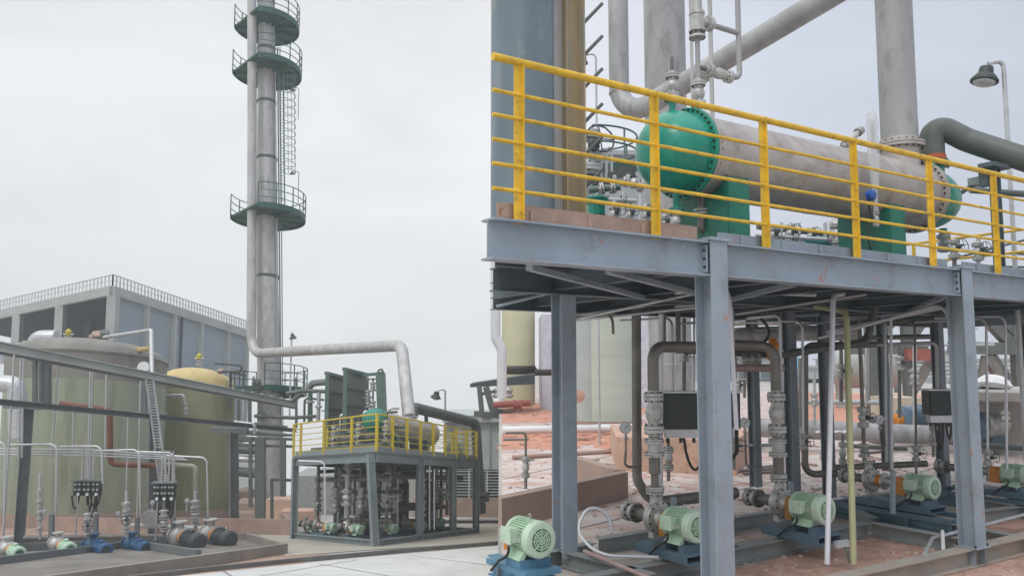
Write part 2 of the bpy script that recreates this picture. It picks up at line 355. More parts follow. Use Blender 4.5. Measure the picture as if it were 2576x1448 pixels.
for px, b in ((1419, 2.35), (1990, 3.05), (2365, 2.7), (2079, 3.3), (1896, BB-.05), (2225, BB-.05), (2590, 3.0)):
    post(abp(px, b), -.1, DK-.29, STEELM if px > 1500 else STEEL, .15 if px > 1500 else .2)
# base frame: front base beam with its stub feet
MB().ibeam(R(-1.1, 0, -.10), R(AEND, 0, -.10), .17, .195, .014, .010).build('base_beam', mat('dusty_base_beam', (.34, .31, .27), .7, 0, .15, 1.6, .1, (.4, .22, .14), .1, dirt=.4, dcol=(.42, .29, .22)), t)
for a in (3.82, 4.02, 7.9): MB().obox(R(a, -.05, -.11), E1*.006, E2*.036, Z*.084).build('stiffener', STEEL, t)
t['label'] = 'large blue-grey steel pipe platform in the foreground carrying the long exchanger on H-beam posts'
# bolted joint plates on the front posts
for ab, m in POSTS[:2]:
    for s_ in (-1, 1):
        MB().obox(R(ab[0]+s_*.112, ab[1], DK-.15), E1*.006, E2*.07, Z*.12).build('joint_plate', STEEL, t)
        mb = MB()
        for z in (-.07, 0, .07):
            for b in (-.045, .045): mb.tube([R(ab[0]+s_*.116, ab[1]+b, DK-.15+z), R(ab[0]+s_*.132, ab[1]+b, DK-.15+z)], .012, 6)
        o = mb.build('joint_bolts', BOLT, t); o['kind'] = 'stuff'
    mb = MB()
    for a_ in (-1, 1):
        for b_ in (-1, 1): mb.tube([R(ab[0]+a_*.12, ab[1]+b_*.1, .012), R(ab[0]+a_*.12, ab[1]+b_*.1, .04)], .012, 6)
    mb.build('anchor_bolts', BOLT, t)
# --- railing
SP = 1.344; S0 = -2.011
RZ = [1.213, .96, .775, .59, .41, .225]
t = T('guard_railing', R(0, 0, DK), 'yellow railing with six rails and flat posts along the front edge of the near platform', 'railing')
ra0 = al(0, 4.2, 1236)-.0
for i, z in enumerate(RZ):
    r = .030 if i == 0 else .0155
    MB().tube([R(ra0, -.02, DK+z), R(AEND, -.02, DK+z)], r, 14).build('top_rail' if i == 0 else 'rail', YEL, t)
for k in range(0, 11):
    a = S0+k*SP
    mb = MB(); c0 = R(a, -.02, DK-.02); c1 = R(a, -.02, DK+1.235)
    mb.bar(c0, c1, .066, .010, up=E2); mb.bar(c0-E2*.0+E1*.036, c1+E1*.036, .008, .07, up=E2)
    mb.build('railing_post', YEL, t)
t = T('guard_railing', R(0, BB, DK), 'thin yellow railing running along the back edge of the near platform behind the exchanger', 'railing')
for i, z in enumerate([1.0, .66, .33]):
    MB().tube([R(al(BB, 3.4, 1470), BB, DK+z-.2), R(AEND, BB, DK+z-.2)], .02, 8).build('rail', YEL, t)
for k in range(9):
    MB().bar(R(2.6+k*1.4, BB, DK), R(2.6+k*1.4, BB, DK+.82), .06, .012, up=E2).build('railing_post', YEL, t)
t = T('guard_railing', R(8, 2, DK), 'short yellow cross railing behind the right green head of the exchanger', 'railing')
for z in (.95, .62, .3):
    MB().tube([R(7.7, 1.0, DK+z), R(7.7, BB-.1, DK+z)], .02, 8).build('rail', YEL, t)
for b in (1.0, 2.8, 4.5): MB().bar(R(7.7, b, DK), R(7.7, b, DK+.97), .06, .012, up=E1).build('railing_post', YEL, t)
# --- flanges / valves helpers
def flange_pair(mb, bb, c, ax, r, th=.018, gap=.012, nb=8):
    ax = V(ax).normalized()
    for s_ in (-1, 1):
        mb.lathe(V(c)+ax*(s_*(gap/2)), ax*s_, [(0, r), (th, r), (th+.002, r*.62), (th+r*.3, r*.5)], 20)
    bb.bolts(c, ax, r*.82, nb, max(r*.07, .006), th*2+gap+.05)
def valve(parent, p, q, r, m=CAST, wheel=None, wr=None, body=True, nb=8):
    p, q = V(p), V(q); d = (q-p); L = d.length; ax = d/L; mb = MB(); bb = MB()
    prof = [(0, r*1.75), (L*.1, r*1.75), (L*.105, r*1.05), (L*.22, r*1.0), (L*.34, r*1.35), (L*.5, r*1.55), (L*.66, r*1.35), (L*.78, r), (L*.895, r*1.05), (L*.9, r*1.75), (L, r*1.75)] if body else \
           [(0, r*1.75), (L*.16, r*1.75), (L*.165, r*1.15), (L*.835, r*1.15), (L*.84, r*1.75), (L, r*1.75)]
    mb.lathe(p, ax, prof, 20)
    for c, s_ in ((p, -1), (q, 1)):
        mb.lathe(V(c)+ax*(s_*.006), ax*s_, [(0, r*1.75), (L*.1, r*1.75), (L*.11, r*1.15), (L*.2, r)], 20)
        bb.bolts(V(c), ax, r*1.45, nb, r*.12, L*.3+.012)
    o = mb.build('valve', m, parent); b_ = bb.build('bolts', BOLT, o)
    if wheel is not None:
        wd = V(wheel).normalized(); c = (p+q)/2; H = r*3.6; wr = wr or r*2
        x, y = perp(wd); w_ = MB()
        w_.tube([c+wd*r*1.2, c+wd*H], r*.28, 8); w_.lathe(c+wd*r*1.4, wd, [(0, r*.8), (r*.5, r*.8), (r*.6, r*.45), (r*1.4, r*.4)], 12)
        ring = [c+wd*H+(x*math.cos(a*.5236)+y*math.sin(a*.5236))*wr for a in range(13)]
        w_.tube(ring, r*.13, 6, caps=False)
        for a in range(4): w_.tube([c+wd*H, c+wd*H+(x*math.cos(a*1.5708)+y*math.sin(a*1.5708))*wr], r*.1, 5)
        w_.build('handwheel', DARKM, o)
    return o
# --- exchanger
XB, XZ, XR = 1.0, 4.15, .418
def X(a, z=0, b=0): return R(a, XB+b, XZ+z)
aL, aR = Ra(1724, XB, XZ), Ra(2296, XB, XZ)
tipL, tipR = Ra(1626, XB, XZ), Ra(2386, XB, XZ)
t = T('heat_exchanger', R((aL+aR)/2, XB, DK), 'long horizontal weathered steel heat exchanger with green domed heads behind the front railing', 'heat exchanger')
sh = MB().lathe(X(aL+.03), E1, [(0, XR), (aR-aL-.06, XR)], 64).build('shell', SHELL, t)
for f in (.18, .5, .8): MB().lathe(X(lerp(aL, aR, f)), E1, [(0, XR+.001), (.004, XR+.004), (.012, XR+.004), (.016, XR+.001)], 64).build('weld_seam', SHELL, sh)
for (af, s_, m2) in ((aL, -1, GREEN), (aR, 1, SHELL)):
    fr = XR+.055
    fl = MB().lathe(X(af)+E1*(-s_*.002), -E1*s_, [(0, fr), (.035, fr), (.04, XR+.002)], 64).build('shell_flange', SHELL, t)
    fg = MB().lathe(X(af)+E1*(s_*.006), E1*s_, [(0, fr), (.035, fr), (.045, XR+.003)], 64).build('head_flange', m2, t)
    MB().bolts(X(af), E1, XR+.03, 40, .013, .125).build('bolts', BOLT, fl)
def dome(a0, atip, s_, cyl, R_):
    L = abs(atip-a0)-cyl-.045
    return MB().lathe(X(a0)+E1*(s_*.045), E1*s_, [(0, R_), (cyl, R_)]+[(cyl+L*math.sin(k/12*1.5708), R_*math.cos(k/12*1.5708)) for k in range(1, 13)], 64)
dome(aL, tipL, -1, .14, XR).build('left_head', GREEN, t)
dome(aR, tipR, 1, .12, XR-.01).build('right_head', GREEN, t)
# saddles
for px, wd in ((1850, .30), (2250, .30)):
    a = Ra(px, XB-.3, DK+.3); s_ = MB()
    for sgn in (-1, 1):
        pts = [(-.5, -1), (.5, -1), (.5, -.1)]
    K = 14; tp = [(math.cos(math.pi*(1.20+.60*k/K))*XR*1.02, math.sin(math.pi*(1.20+.60*k/K))*XR*1.02) for k in range(K+1)]
    zb = DK+.02-XZ
    for da, th in ((-wd/2, .02), (wd/2, .02)):
        bt = [X(a+da-th/2, zb, b) for b, z in tp]; 
        for k in range(K):
            (b_0, z_0), (b_1, z_1) = tp[k], tp[k+1]
            s_.hexa([X(a+da-th/2, zb, b_0), X(a+da+th/2, zb, b_0), X(a+da+th/2, zb, b_1), X(a+da-th/2, zb, b_1)],
                    [X(a+da-th/2, z_0, b_0), X(a+da+th/2, z_0, b_0), X(a+da+th/2, z_1, b_1), X(a+da-th/2, z_1, b_1)])
    for b in (-.345, .345):
        s_.obox(X(a, (zb-.27)/2, b), E1*wd/2, E2*.012, Z*(abs(zb)-.27)/2)
    s_.obox(X(a, zb+.01, 0), E1*(wd/2+.04), E2*.40, Z*.012)
    s_.build('saddle', GREENS, t)
# nozzle below and above head
def zray(px, py, b): # point over row XB+b seen at pixel
    a = 0
    for _ in range(3):
        r = ray(px, py); B = A0+E2*(XB+b)
        # solve CAM + r t = B + E1 a + Z z
        det = r.x*(-E1.y)+E1.x*r.y
        tt = (B.x*(-E1.y)+E1.x*B.y)/det
        p = CAM+r*tt; return p
pt = zray(1690, 255, 0); q = zray(1692, 190, 0)
MB().tube([V((pt.x, pt.y, XZ+XR-.08)), V((pt.x, pt.y, pt.z))], .035, 14).build('nozzle', GREEN, t)
MB().lathe(V((pt.x, pt.y, pt.z)), Z, [(0, .085), (.025, .085)], 20).build('nozzle_flange', GREEN, t)
def vstack(parent, px, py0, py1, b, r, m=CAST, **k):
    p0 = zray(px, py0, b); p1 = zray(px, py1, b); p1 = V((p0.x, p0.y, p1.z)); return valve(parent, p0, p1, r, m, **k), p0, p1
v1 = T('valve', pt, 'short flanged valve standing on the green nozzle of the left exchanger head', 'valve')
_, p0, p1 = vstack(v1, 1691, 240, 192, 0, .042)
MB().tube([p1, p1+Z*.2], .02, 10).build('stem_pipe', PIPEB, v1)
# riser with relief valve
t2 = T('riser_pipe', zray(1757, 265, .05), 'thin vertical riser with flanged valves and a fat relief valve above the exchanger flange', 'pipe')
_, a0_, a1_ = vstack(t2, 1757, 262, 212, .05, .045)
b0_ = zray(1757, 98, .05); b0_ = V((a0_.x, a0_.y, b0_.z))
MB().tube([a1_, b0_], .027, 14).build('pipe', PIPER, t2)
MB().tube([V((a0_.x, a0_.y, XZ+XR-.05)), a0_], .03, 12).build('nozzle', SHELL, t2)
mb = MB(); mb.lathe(b0_, Z, [(0, .09), (.025, .09), (.03, .05), (.06, .05), (.07, .09), (.1, .09), (.105, .075), (.25, .075), (.26, .085), (.29, .085), (.3, .06), (.52, .055), (.54, .03), (1.2, .03)], 20)
o = mb.build('relief_valve', CAST, t2); MB().bolts(b0_+Z*.05, Z, .075, 8, .007, .12).build('bolts', BOLT, o)
br = zray(1857, 88, .05)
c0 = b0_+Z*.2; c1 = V((br.x, br.y, c0.z-.0))
mb = MB().tube([c0, c0+(c1-c0)*.32], .045, 12); mb.lathe(c0+(c1-c0)*.22, c1-c0, [(0, .08), (.03, .08), (.035, .07), (.04, .07), (.045, .08), (.07, .08)], 18); mb.build('branch_flange', CAST, t2)
lo_ = zray(1857, 200, .05); lo_.x, lo_.y = c1.x, c1.y
en = a0_.copy(); en.z = lo_.z+.1
up_ = V((c1.x, c1.y, c1.z+2.2))
MB().tube([up_, lo_+Z*.0, lo_*1+(en-lo_)*.28], .030, 14, bend=.09).build('return_pipe', PIPER, t2)
MB().tube([c0+(c1-c0)*.3, c1], .030, 14).build('branch_pipe', PIPER, t2)
s0 = lo_+(en-lo_)*.28; s0.z = lo_.z
s1 = a0_.copy(); s1.z = s0.z+.02
valve(t2, s0, s0+(s1-s0)*.62, .04, wheel=None); MB().tube([s0+(s1-s0)*.6, s1], .026, 10).build('tee_pipe', PIPEB, t2)
for px, r, lab in ((1791, .024, 'second thin grey pipe standing right beside the riser above the exchanger'), (1742, .018, 'thinnest grey pipe standing between the grey stack and the valve riser')):
    p = P(px, 270, 10.5); tag(MB().tube([V((p.x, p.y, DK+.1)), V((p.x, p.y, 9))], r*1.25, 10).build('vertical_pipe', PIPE), lab, 'pipe')
# --- big downpipe onto exchanger
ad = Ra(2262, XB, XZ+XR+.3); dn = R(ad, XB, XZ+XR-.12)
topz = 9.6
t3 = T('overhead_pipe', R(ad, XB, XZ+XR), 'thick grey weathered pipe dropping onto the exchanger from an overhead diagonal run', 'pipe')
el = P(1558, 308, 18.5); el_top = V((el.x, el.y, 16)); k1 = P(2085, -8, 15.2)
e2_ = V((R(ad, XB).x, R(ad, XB).y, topz))
fz = XZ+XR+.22
MB().tube([R(ad, XB, fz+.02), e2_], .225, 36).build('down_pipe', PIPER, t3)
kk = k1 + (k1-el)*.35
pr = [el_top, el, el+(k1-el)*.12, k1, kk]
MB().tube(fillet([el_top, el, k1], .62, 10)+[kk], .235, 32).build('diagonal_pipe', PIPER, t3)
MB().tube(fillet([kk, V((e2_.x, e2_.y, kk.z+.3)), e2_], .6, 8), .235, 28).build('bend', PIPER, t3)
mb = MB(); mb.lathe(R(ad, XB, fz), Z, [(0, .30), (.032, .30), (.04, .235), (.09, .228)], 40); mb.build('flange', SHELL, t3)
mb = MB(); mb.lathe(R(ad, XB, fz-.008), -Z, [(0, .30), (.03, .30), (.036, .235), (.30, .232)], 40); o = mb.build('nozzle', SHELL, t3)
MB().bolts(R(ad, XB, fz-.004), Z, .27, 20, .012, .11).build('bolts', BOLT, t3)
mb = MB()
for p_ in (el+Z*.05, ): mb.lathe(p_+Z*.62, Z, [(0, .236), (.01, .242), (.04, .242), (.05, .236)], 32)
mb.build('weld_ring', PIPEB, t3)
# grey stack behind
p = P(1682, 700, 21.5)
t = T('grey_stack', (p.x, p.y, GR), 'wide light grey column rising behind the green exchanger head', 'stack')
MB().lathe((p.x, p.y, GR), Z, [(0, .56), (19, .56)], 48).build('barrel', PIPER, t)
for z in (1.9, 8.6, 14): MB().lathe((p.x, p.y, z), Z, [(0, .561), (.02, .568), (.05, .568), (.07, .561)], 48).build('weld_seam', PIPER, t)
# --- big vessel and rusty column on deck (left of the near platform)
va = Ra(1314, .95, 4.5)
t = T('grey_vessel', R(va, .95, DK), 'tall dark blue-grey vessel standing on the left end of the near platform', 'vessel')
MB().lathe(R(va, .95, DK+.012), Z, [(0, .285), (6, .285)], 56).build('barrel', mat('blue_grey_vessel_paint', (.17, .22, .255), .42, .2, .2, 1.4, .0, bump=.03, stretch=(1, 1, .4), dirt=.3, dcol=(.28, .31, .33)), t)
ca = Ra(1432, .92, 4.5)
t = T('steel_column', R(ca, .92, DK), 'yellowish rusted steel H-column with climbing rungs beside the dark vessel', 'column')
MB().ibeam(R(ca, .92, DK+.012), R(ca, .92, DK+6), .21, .22, .016, .014, up=E1).build('shaft', mat('rusted_ochre_steel', (.40, .32, .19), .6, .1, .2, 2.2, .12, (.34, .19, .07), .1, stretch=(1, 1, .25), dirt=.5, dcol=(.27, .29, .30)), t)
MB().bar(R(ca-.15, .90, DK+.012), R(ca-.15, .90, DK+6), .03, .2, up=E1).build('flat_bar', PIPE, t)
for py in (-50, 36, 118, 200, 288, 370, 452):
    p = zray(1466, py+24, -.1); q = zray(1514, py-26, -.1)
    MB().tube([p, q], .017, 8).build('rung', PIPED, t)
# --- grey-green pipe with orange band, right
t = T('branch_pipe', R(6.2, 1.5, DK), 'dark grey-green pipe bending over a T support towards the right edge', 'pipe')
g0 = P(2345, 402, 10.6); g1 = P(2345, 330, 10.6); g2 = P(2800, 475, 9.6)
g1.x, g1.y = g0.x, g0.y
MB().tube([g0, g1+Z*.13, P(2430, 352, 10.5), g2, V((g2.x+1.2, g2.y-.3, g2.z-.05)), V((g2.x+1.25, g2.y-.3, GR))], .155, 24, bend=.3, k=8).build('pipe', PIPED, t)
MB().lathe(g0-Z*.05, Z, [(0, .165), (.1, .165)], 24).build('orange_band', mat('orange_red_primer', (.50, .11, .03), .6), t)
mb = MB().lathe(g0-Z*.1, Z, [(0, .21), (.03, .21), (.035, .2), (.04, .21), (.06, .21)], 24); o = mb.build('flange', GREEN, t)
MB().bolts(g0-Z*.07, Z, .185, 10, .011, .12).build('bolts', BOLT, o)
MB().tube([g0-Z*.1, V((g0.x, g0.y, XZ+.2))], .14, 20).build('stub', GREEN, t)
t = T('pipe_support', P(2500, 500, 10.2), 'dark steel T-shaped support holding up the grey-green pipe at the right', 'support')
s0 = P(2500, 425, 10.15); MB().ibeam(V((s0.x, s0.y, DK)), V((s0.x, s0.y, s0.z)), .1, .1, up=E1).build('leg', STEELF, t)
MB().obox((s0.x, s0.y, s0.z+.03), E1*.2, E2*.1, Z*.028).build('cradle', STEELF, t)
MB().obox((s0.x-.1, s0.y+.05, s0.z-.12), E1*.05, E2*.05, Z*.1).build('bracket', STEELF, t)
# lamp post
def lamp(hpx, hpy, bpx, pole_px, base, d, r, lab, sc_=1., m=GALV, tp=(2540, 180)):
    h = P(hpx, hpy, d); base = V(base)
    t = T('street_lamp', base, lab, 'lamp')
    top = V((base.x, base.y, h.z+.12*sc_)); side = V((h.x-base.x, h.y-base.y, 0)); sn = side.normalized()
    MB().tube([base, V((base.x, base.y, h.z+.20*sc_)), h+Z*.14*sc_], r, 10, bend=.42*sc_, k=10).build('pole', m, t)
    hd = MB().lathe(h+Z*.11*sc_-sn*-.02, (sn*.22-Z).normalized(), [(0, .04*sc_), (.02*sc_, .085*sc_), (.12*sc_, .10*sc_), (.13*sc_, .12*sc_), (.2*sc_, .175*sc_), (.23*sc_, .18*sc_), (.235*sc_, .15*sc_)], 20).build('lamp_shade', LAMPM, t)
    MB().lathe(h+Z*.11*sc_-sn*-.02+(sn*.22-Z).normalized()*.236*sc_, (sn*.22-Z).normalized(), [(0, .14*sc_), (.03*sc_, .12*sc_), (.05*sc_, .05*sc_)], 16).build('lamp_glass', LENS, hd)
lb = P(2566, 900, 12.5)
lamp(2486, 186, 0, 0, (lb.x, lb.y, GR), 12.5, .035, 'tall street lamp with a bell-shaped head curving over the right edge', 1.15)
lb = P(1500, 300, 22); lamp(1470, 150, 0, 0, (lb.x, lb.y, GR), 22, .03, 'small distant street lamp seen just right of the rusted column', .9)
# level gauge with plastic wrap, blue transmitter
t = T('level_gauge', zray(2200, 560, -.5), 'glass-tube level gauge wrapped in clear plastic in front of the exchanger', 'gauge')
g_ = zray(2203, 545, -.52); gt = zray(2196, 300, -.52)
mb = MB(); 
for dx in (-.03, .03): mb.tube([g_+E1*dx, V((g_.x, g_.y, gt.z))+E1*dx], .012, 8)
mb.obox(V((g_.x, g_.y, (g_.z+gt.z)/2)), E1*.035, E2*.01, Z*(gt.z-g_.z)*.46); mb.build('gauge_tube', GALV, t)
valve(t, g_-Z*.09, g_+Z*.04, .022)
MB().lathe(V((g_.x, g_.y, g_.z+.32)), Z, [(0, .04), (.3, .07), (.65, .06), (gt.z-g_.z-.4, .07), (gt.z-g_.z-.25, .05), (gt.z-g_.z-.22, .01)], 9).build('plastic_wrap', PLAST, t)
c = V((g_.x, g_.y, lerp(g_.z, gt.z, .2)))-E1*.13
o = MB().lathe(c-E2*.08, E2, [(0, .035), (.02, .06), (.08, .06), (.1, .03)], 18).build('transmitter', BLUEK, t)
MB().tube([c, c+E1*.1], .012, 8).build('connector', GALV, o)
MB().tube([c-Z*.05, c-Z*.2+E1*.02, c-Z*.5-E1*.03, c-Z*.7+E1*.03], .012, 7, bend=.1).build('cable', RUBBER, t)
t = T('vent_valve', zray(2150, 360, -.1), 'small slanted vent valve on top of the exchanger left of the wrapped gauge', 'valve')
q0 = zray(2118, 372, 0); q1 = zray(2165, 326, 0); valve(t, lerp(q0, q1, .2), lerp(q0, q1, .9), .032)
MB().tube([V((q0.x, q0.y, XZ+XR-.05)), q0, lerp(q0, q1, .25)], .018, 8).build('pipe', PIPED, t)
# drain nozzles under the left head
t = T('drain_valve', zray(1700, 540, 0), 'green drain nozzle with flanged valve below the left exchanger head', 'valve')
p = zray(1700, 500, 0); MB().tube([V((p.x, p.y, XZ-XR+.06)), zray(1700, 528, 0)], .032, 12).build('nozzle', GREEN, t)
MB().lathe(zray(1700, 524, 0), -Z, [(0, .08), (.02, .08)], 18).build('flange', GREEN, t)
vstack(t, 1700, 580, 535, 0, .036)
t = T('drain_elbow', zray(1765, 560, 0), 'rusty drain pipe with flange and elbow below the exchanger flange', 'pipe')
p = zray(1765, 540, 0); MB().tube([V((p.x, p.y, XZ-XR+.03)), p, zray(1762, 575, 0), zray(1790, 592, 0)], .04, 14, bend=.05).build('pipe', PIPEB, t)
MB().lathe(p, Z, [(0, .085), (.02, .085), (.024, .05), (.03, .05), (.034, .085), (.055, .085)], 18).build('flange', CAST, t)
t = T('drain_valve', zray(2370, 600, 0), 'green flanged drain valve below the right exchanger head', 'valve')
p = zray(2372, 590, 0); MB().tube([V((p.x, p.y, XZ-XR+.06)), p-Z*.05], .05, 12).build('nozzle', GREEN, t)
valve(t, p-Z*.2, p-Z*.03, .05)
# --- equipment seen between the railing behind the vessel
t = T('filter_pot', P(1500, 560, 9.2), 'green flanged filter pot behind the railing left of the exchanger head', 'filter')
c = P(1500, 548, 9.2); c.z -= .02
for u in (-.1, .1): MB().tube([V((c.x+u, c.y, DK+.01)), V((c.x+u, c.y, c.z+.05))], .02, 8).build('leg', GREENL, t)
MB().lathe(V((c.x, c.y, c.z)), Z, [(0, .07), (.05, .08), (.055, .105), (.19, .105), (.195, .14), (.215, .14), (.218, .125), (.224, .125), (.227, .14), (.25, .14), (.27, .10), (.29, .03)], 28).build('body', GREEN, t)
MB().bolts(V((c.x, c.y, c.z+.221)), Z, .125, 14, .007, .08).build('bolts', BOLT, t)
def run(name, pts, r, m, lab, bend=.12, cat='pipe', n=12, fl=()):
    t = T(name, pts[0] if pts[0].z < pts[-1].z else pts[-1], lab, cat)
    MB().tube(pts, r, n, bend=bend).build('pipe', m, t)
    for (i, f) in fl:
        mb = MB(); bb = MB(); c = lerp(pts[i], pts[i+1], f); flange_pair(mb, bb, c, pts[i+1]-pts[i], r*1.8); o = mb.build('flange', CAST, t); bb.build('bolts', BOLT, o)
    return t
run('suction_pipe', [P(1440, 452, 12), P(1570, 458, 12)], .055, PIPEB, 'grey level pipe between the rusted column and the green exchanger head', fl=((0, .8),))
t = T('cluster_valve', P(1590, 450, 12), 'flanged valve just left of the green exchanger head behind the railing', 'valve'); valve(t, P(1575, 455, 12), P(1612, 468, 12), .06, wheel=(0, 0, 1))
for px, pt_, lab in ((1512, 375, 'pale thin pipe with hooked top behind the railing, left one'), (1524, 372, 'pale thin pipe with hooked top behind the railing, right one')):
    run('hooked_pipe', [P(px, 600, 12), P(px, pt_, 12), P(px+14, pt_, 12), P(px+14, pt_+60, 12)], .022, GALV, lab, .05)
run('thin_pipe', [P(1496, 470, 12.2), P(1496, 385, 12.2), P(1450, 430, 12)], .04, PIPED, 'dark slanting pipe behind the lowest climbing rungs', .05)
for i, px in enumerate((1568, 1610, 1648)):
    run('standpipe', [P(px, 620, 12.5), P(px, 480, 12.5)], .02, CONDW, ('leftmost', 'middle', 'rightmost')[i]+' of three pale standpipes between the green filter pot and the left drain nozzle')
# round green railing of a far ring platform
t = T('ring_railing', P(1560, 400, 26), 'curved dark green railing of a distant round platform left of the green head', 'railing')
cc = P(1570, 350, 26)
arc = [V((cc.x-1.2+1.6*math.cos(a*.1745), cc.y+1.6*math.sin(a*.1745), cc.z)) for a in range(-9, 20)]
for z in (0, -.5): MB().tube([p+Z*z for p in arc], .03, 6).build('rail', GREEND, t)
for i in range(0, 29, 4): MB().tube([arc[i], arc[i]-Z*1.1], .03, 6).build('railing_post', GREENL, t)
MB().hexa([V((cc.x-1.2-1.5, cc.y-1.2, cc.z-1.2)), V((cc.x+.3, cc.y-1.2, cc.z-1.2)), V((cc.x+.3, cc.y+1.4, cc.z-1.2)), V((cc.x-2.7, cc.y+1.4, cc.z-1.2))], [V((cc.x-2.7, cc.y-1.2, cc.z-1.1)), V((cc.x+.3, cc.y-1.2, cc.z-1.1)), V((cc.x+.3, cc.y+1.4, cc.z-1.1)), V((cc.x-2.7, cc.y+1.4, cc.z-1.1))]).build('deck', GREEND, t)
p0 = P(1500, 400, 27); mb = MB(); mb.tube([V((cc.x-1.2, cc.y+.6, GR)), V((cc.x-1.2, cc.y+.6, cc.z-1.15))], .5, 20); mb.build('support_drum', LTGREY, t)
# far shed seen over deck
def slab(name, px0, px1, pyT, d, depth, z0, m, lab, cat='building', roof=None):
    a = P(px0, pyT, d); b = P(px1, pyT, d); t = T(name, ((a.x+b.x)/2, d, z0), lab, cat)
    MB().hexa([V((a.x, d, z0)), V((b.x, d, z0)), V((b.x, d+depth, z0)), V((a.x, d+depth, z0))], [V((a.x, d, a.z)), V((b.x, d, a.z)), V((b.x, d+depth, a.z)), V((a.x, d+depth, a.z))]).build('wall', m, t)
    if roof: MB().hexa([V((a.x-.3, d-.3, a.z+.004)), V((b.x+.3, d-.3, a.z+.004)), V((b.x+.3, d+depth+.3, a.z+.004)), V((a.x-.3, d+depth+.3, a.z+.004))], [V((a.x-.3, d-.3, a.z+.25)), V((b.x+.3, d-.3, a.z+.25)), V((b.x+.3, d+depth+.3, a.z+.25)), V((a.x-.3, d+depth+.3, a.z+.25))]).build('roof', roof, t)
    return t
slab('far_shed', 1462, 1640, 392, 45, 8, GR, mat('corrugated_grey_sheet', (.30, .33, .34), .6, 0, .1, 1, stretch=(6, 6, .2)), 'grey corrugated shed far behind the railing left of the exchanger', 'shed', PANELT)
# pipes on the deck behind exchanger (right middle)
for i, (y0, y1, r, m) in enumerate(((560, 600, .05, PIPED), (585, 612, .045, PIPE), (610, 622, .05, PIPEB))):
    run('deck_pipe', [P(1905, y0+10, 13.5), P(2190, y1, 14)], r, m, ('upper dark', 'middle grey', 'lowest rusty')[i]+' pipe lying across the deck under the exchanger shell')
for i, px in enumerate((1930, 1965, 2010, 2075, 2090)):
    run('short_standpipe', [P(px, 640, 13), P(px, 560, 13)], .022+.006*(i % 2), GALV, ('first', 'second', 'third', 'fourth', 'fifth')[i]+' short grey standpipe from the left under the exchanger shell', fl=((0, .4),))
c = P(2055, 608, 13); t = T('pump_motor', c, 'small teal motor on the deck seen below the middle of the exchanger', 'motor')
MB().lathe(c-V((.2, 0, 0)), (1, 0, 0), [(0, .05), (.02, .09), (.3, .09), (.32, .07), (.4, .07), (.42, .02)], 18).build('body', mat('teal_paint', (.02, .16, .18), .4), t); MB().box(c.x-.1, c.x+.1, c.y-.08, c.y+.08, c.z-.16, c.z-.07).build('foot', BLUEG, t)
slab('white_cabinet', 2108, 2170, 545, 14, .5, DK, WHITEP, 'white cabinet standing on the deck behind the exchanger near the wrapped gauge', 'cabinet')
for i, (x0, y0, x1, y1) in enumerate(((2380, 655, 2590, 600), (2380, 628, 2590, 640), (2400, 668, 2590, 672))):
    run('deck_conduit', [P(x0, y0, 14), P(x1, y1, 14)], .02, PIPED, ('rising', 'upper level', 'lower level')[i]+' thin dark conduit behind the right end of the railing')
t = T('actuator', P(2450, 460, 10.5), 'grey boxy actuator on an arm right of the green exchanger head', 'actuator')
c = P(2460, 458, 10.8); MB().obox(c, E1*.12, E2*.08, Z*.05).build('housing', GALV, t); MB().tube([c, X(tipR-.1)], .03, 8).build('arm', PIPED, t)
run('rear_pipe', [P(2440, 478, 12), P(2600, 490, 12)], .05, PIPED, 'dark level pipe behind the right end of the railing below the grey-green pipe')

# dense small piping behind the railing
random.seed(21)
for (px, y0, y1, d, r, m, lab) in (
  (1480, 445, 395, 12, .07, PIPED, 'dark stub with cap behind the climbing rungs'), (1545, 600, 505, 11.5, .03, GALV, 'pale valved standpipe right of the green filter pot'),
  (1585, 600, 500, 12, .025, PIPEB, 'brown valved standpipe left of the second railing post'), (1625, 600, 515, 11, .03, GALV, 'pale valved standpipe directly behind the second railing post'),
  (1672, 610, 540, 11.5, .025, CONDW, 'white valved standpipe left of the drain nozzle'), (1728, 620, 540, 11.5, .03, GALV, 'pale valved standpipe between the drain nozzle and the rusty elbow'),
  (1945, 640, 570, 12.5, .03, PIPEB, 'brown valved standpipe just right of the third railing post'), (1988, 640, 560, 12.8, .03, GALV, 'pale valved standpipe under the middle of the exchanger'),
  (2040, 640, 575, 13.2, .03, PIPED, 'dark valved standpipe beside the teal motor'), (2104, 640, 566, 12.6, .035, GALV, 'pale valved standpipe just left of the fourth railing post'),
  (2400, 680, 600, 12, .03, PIPEB, 'brown valved standpipe under the right green head'), (2460, 690, 600, 12.5, .03, GALV, 'pale valved standpipe right of the right green head')):
    t = run('standpipe', [P(px, y0, d), P(px, y1, d)], r, m, lab); c = P(px, lerp(y0, y1, .45), d); valve(t, c, c+Z*r*7, r*1.6, nb=6, wheel=(.4, -1, .3))
for (x0, y0, x1, y1, d, r, m, lab) in ((1470, 500, 1600, 505, 12, .04, GALV, 'pale level pipe crossing behind the green filter pot'), (1530, 560, 1740, 572, 12, .035, PIPED, 'dark level pipe low behind the second railing post'),
  (1650, 588, 1760, 596, 11, .03, GALV, 'pale level pipe low below the drain nozzle'), (1900, 592, 2150, 606, 12.6, .03, GALV, 'pale level pipe low behind the third and fourth railing posts'), (1480, 478, 1560, 470, 11, .05, GREENL, 'green level pipe above the filter pot')):
    run('level_pipe', [P(x0, y0, d), P(x1, y1, d)], r, m, lab, fl=((0, .4), (0, .75)))
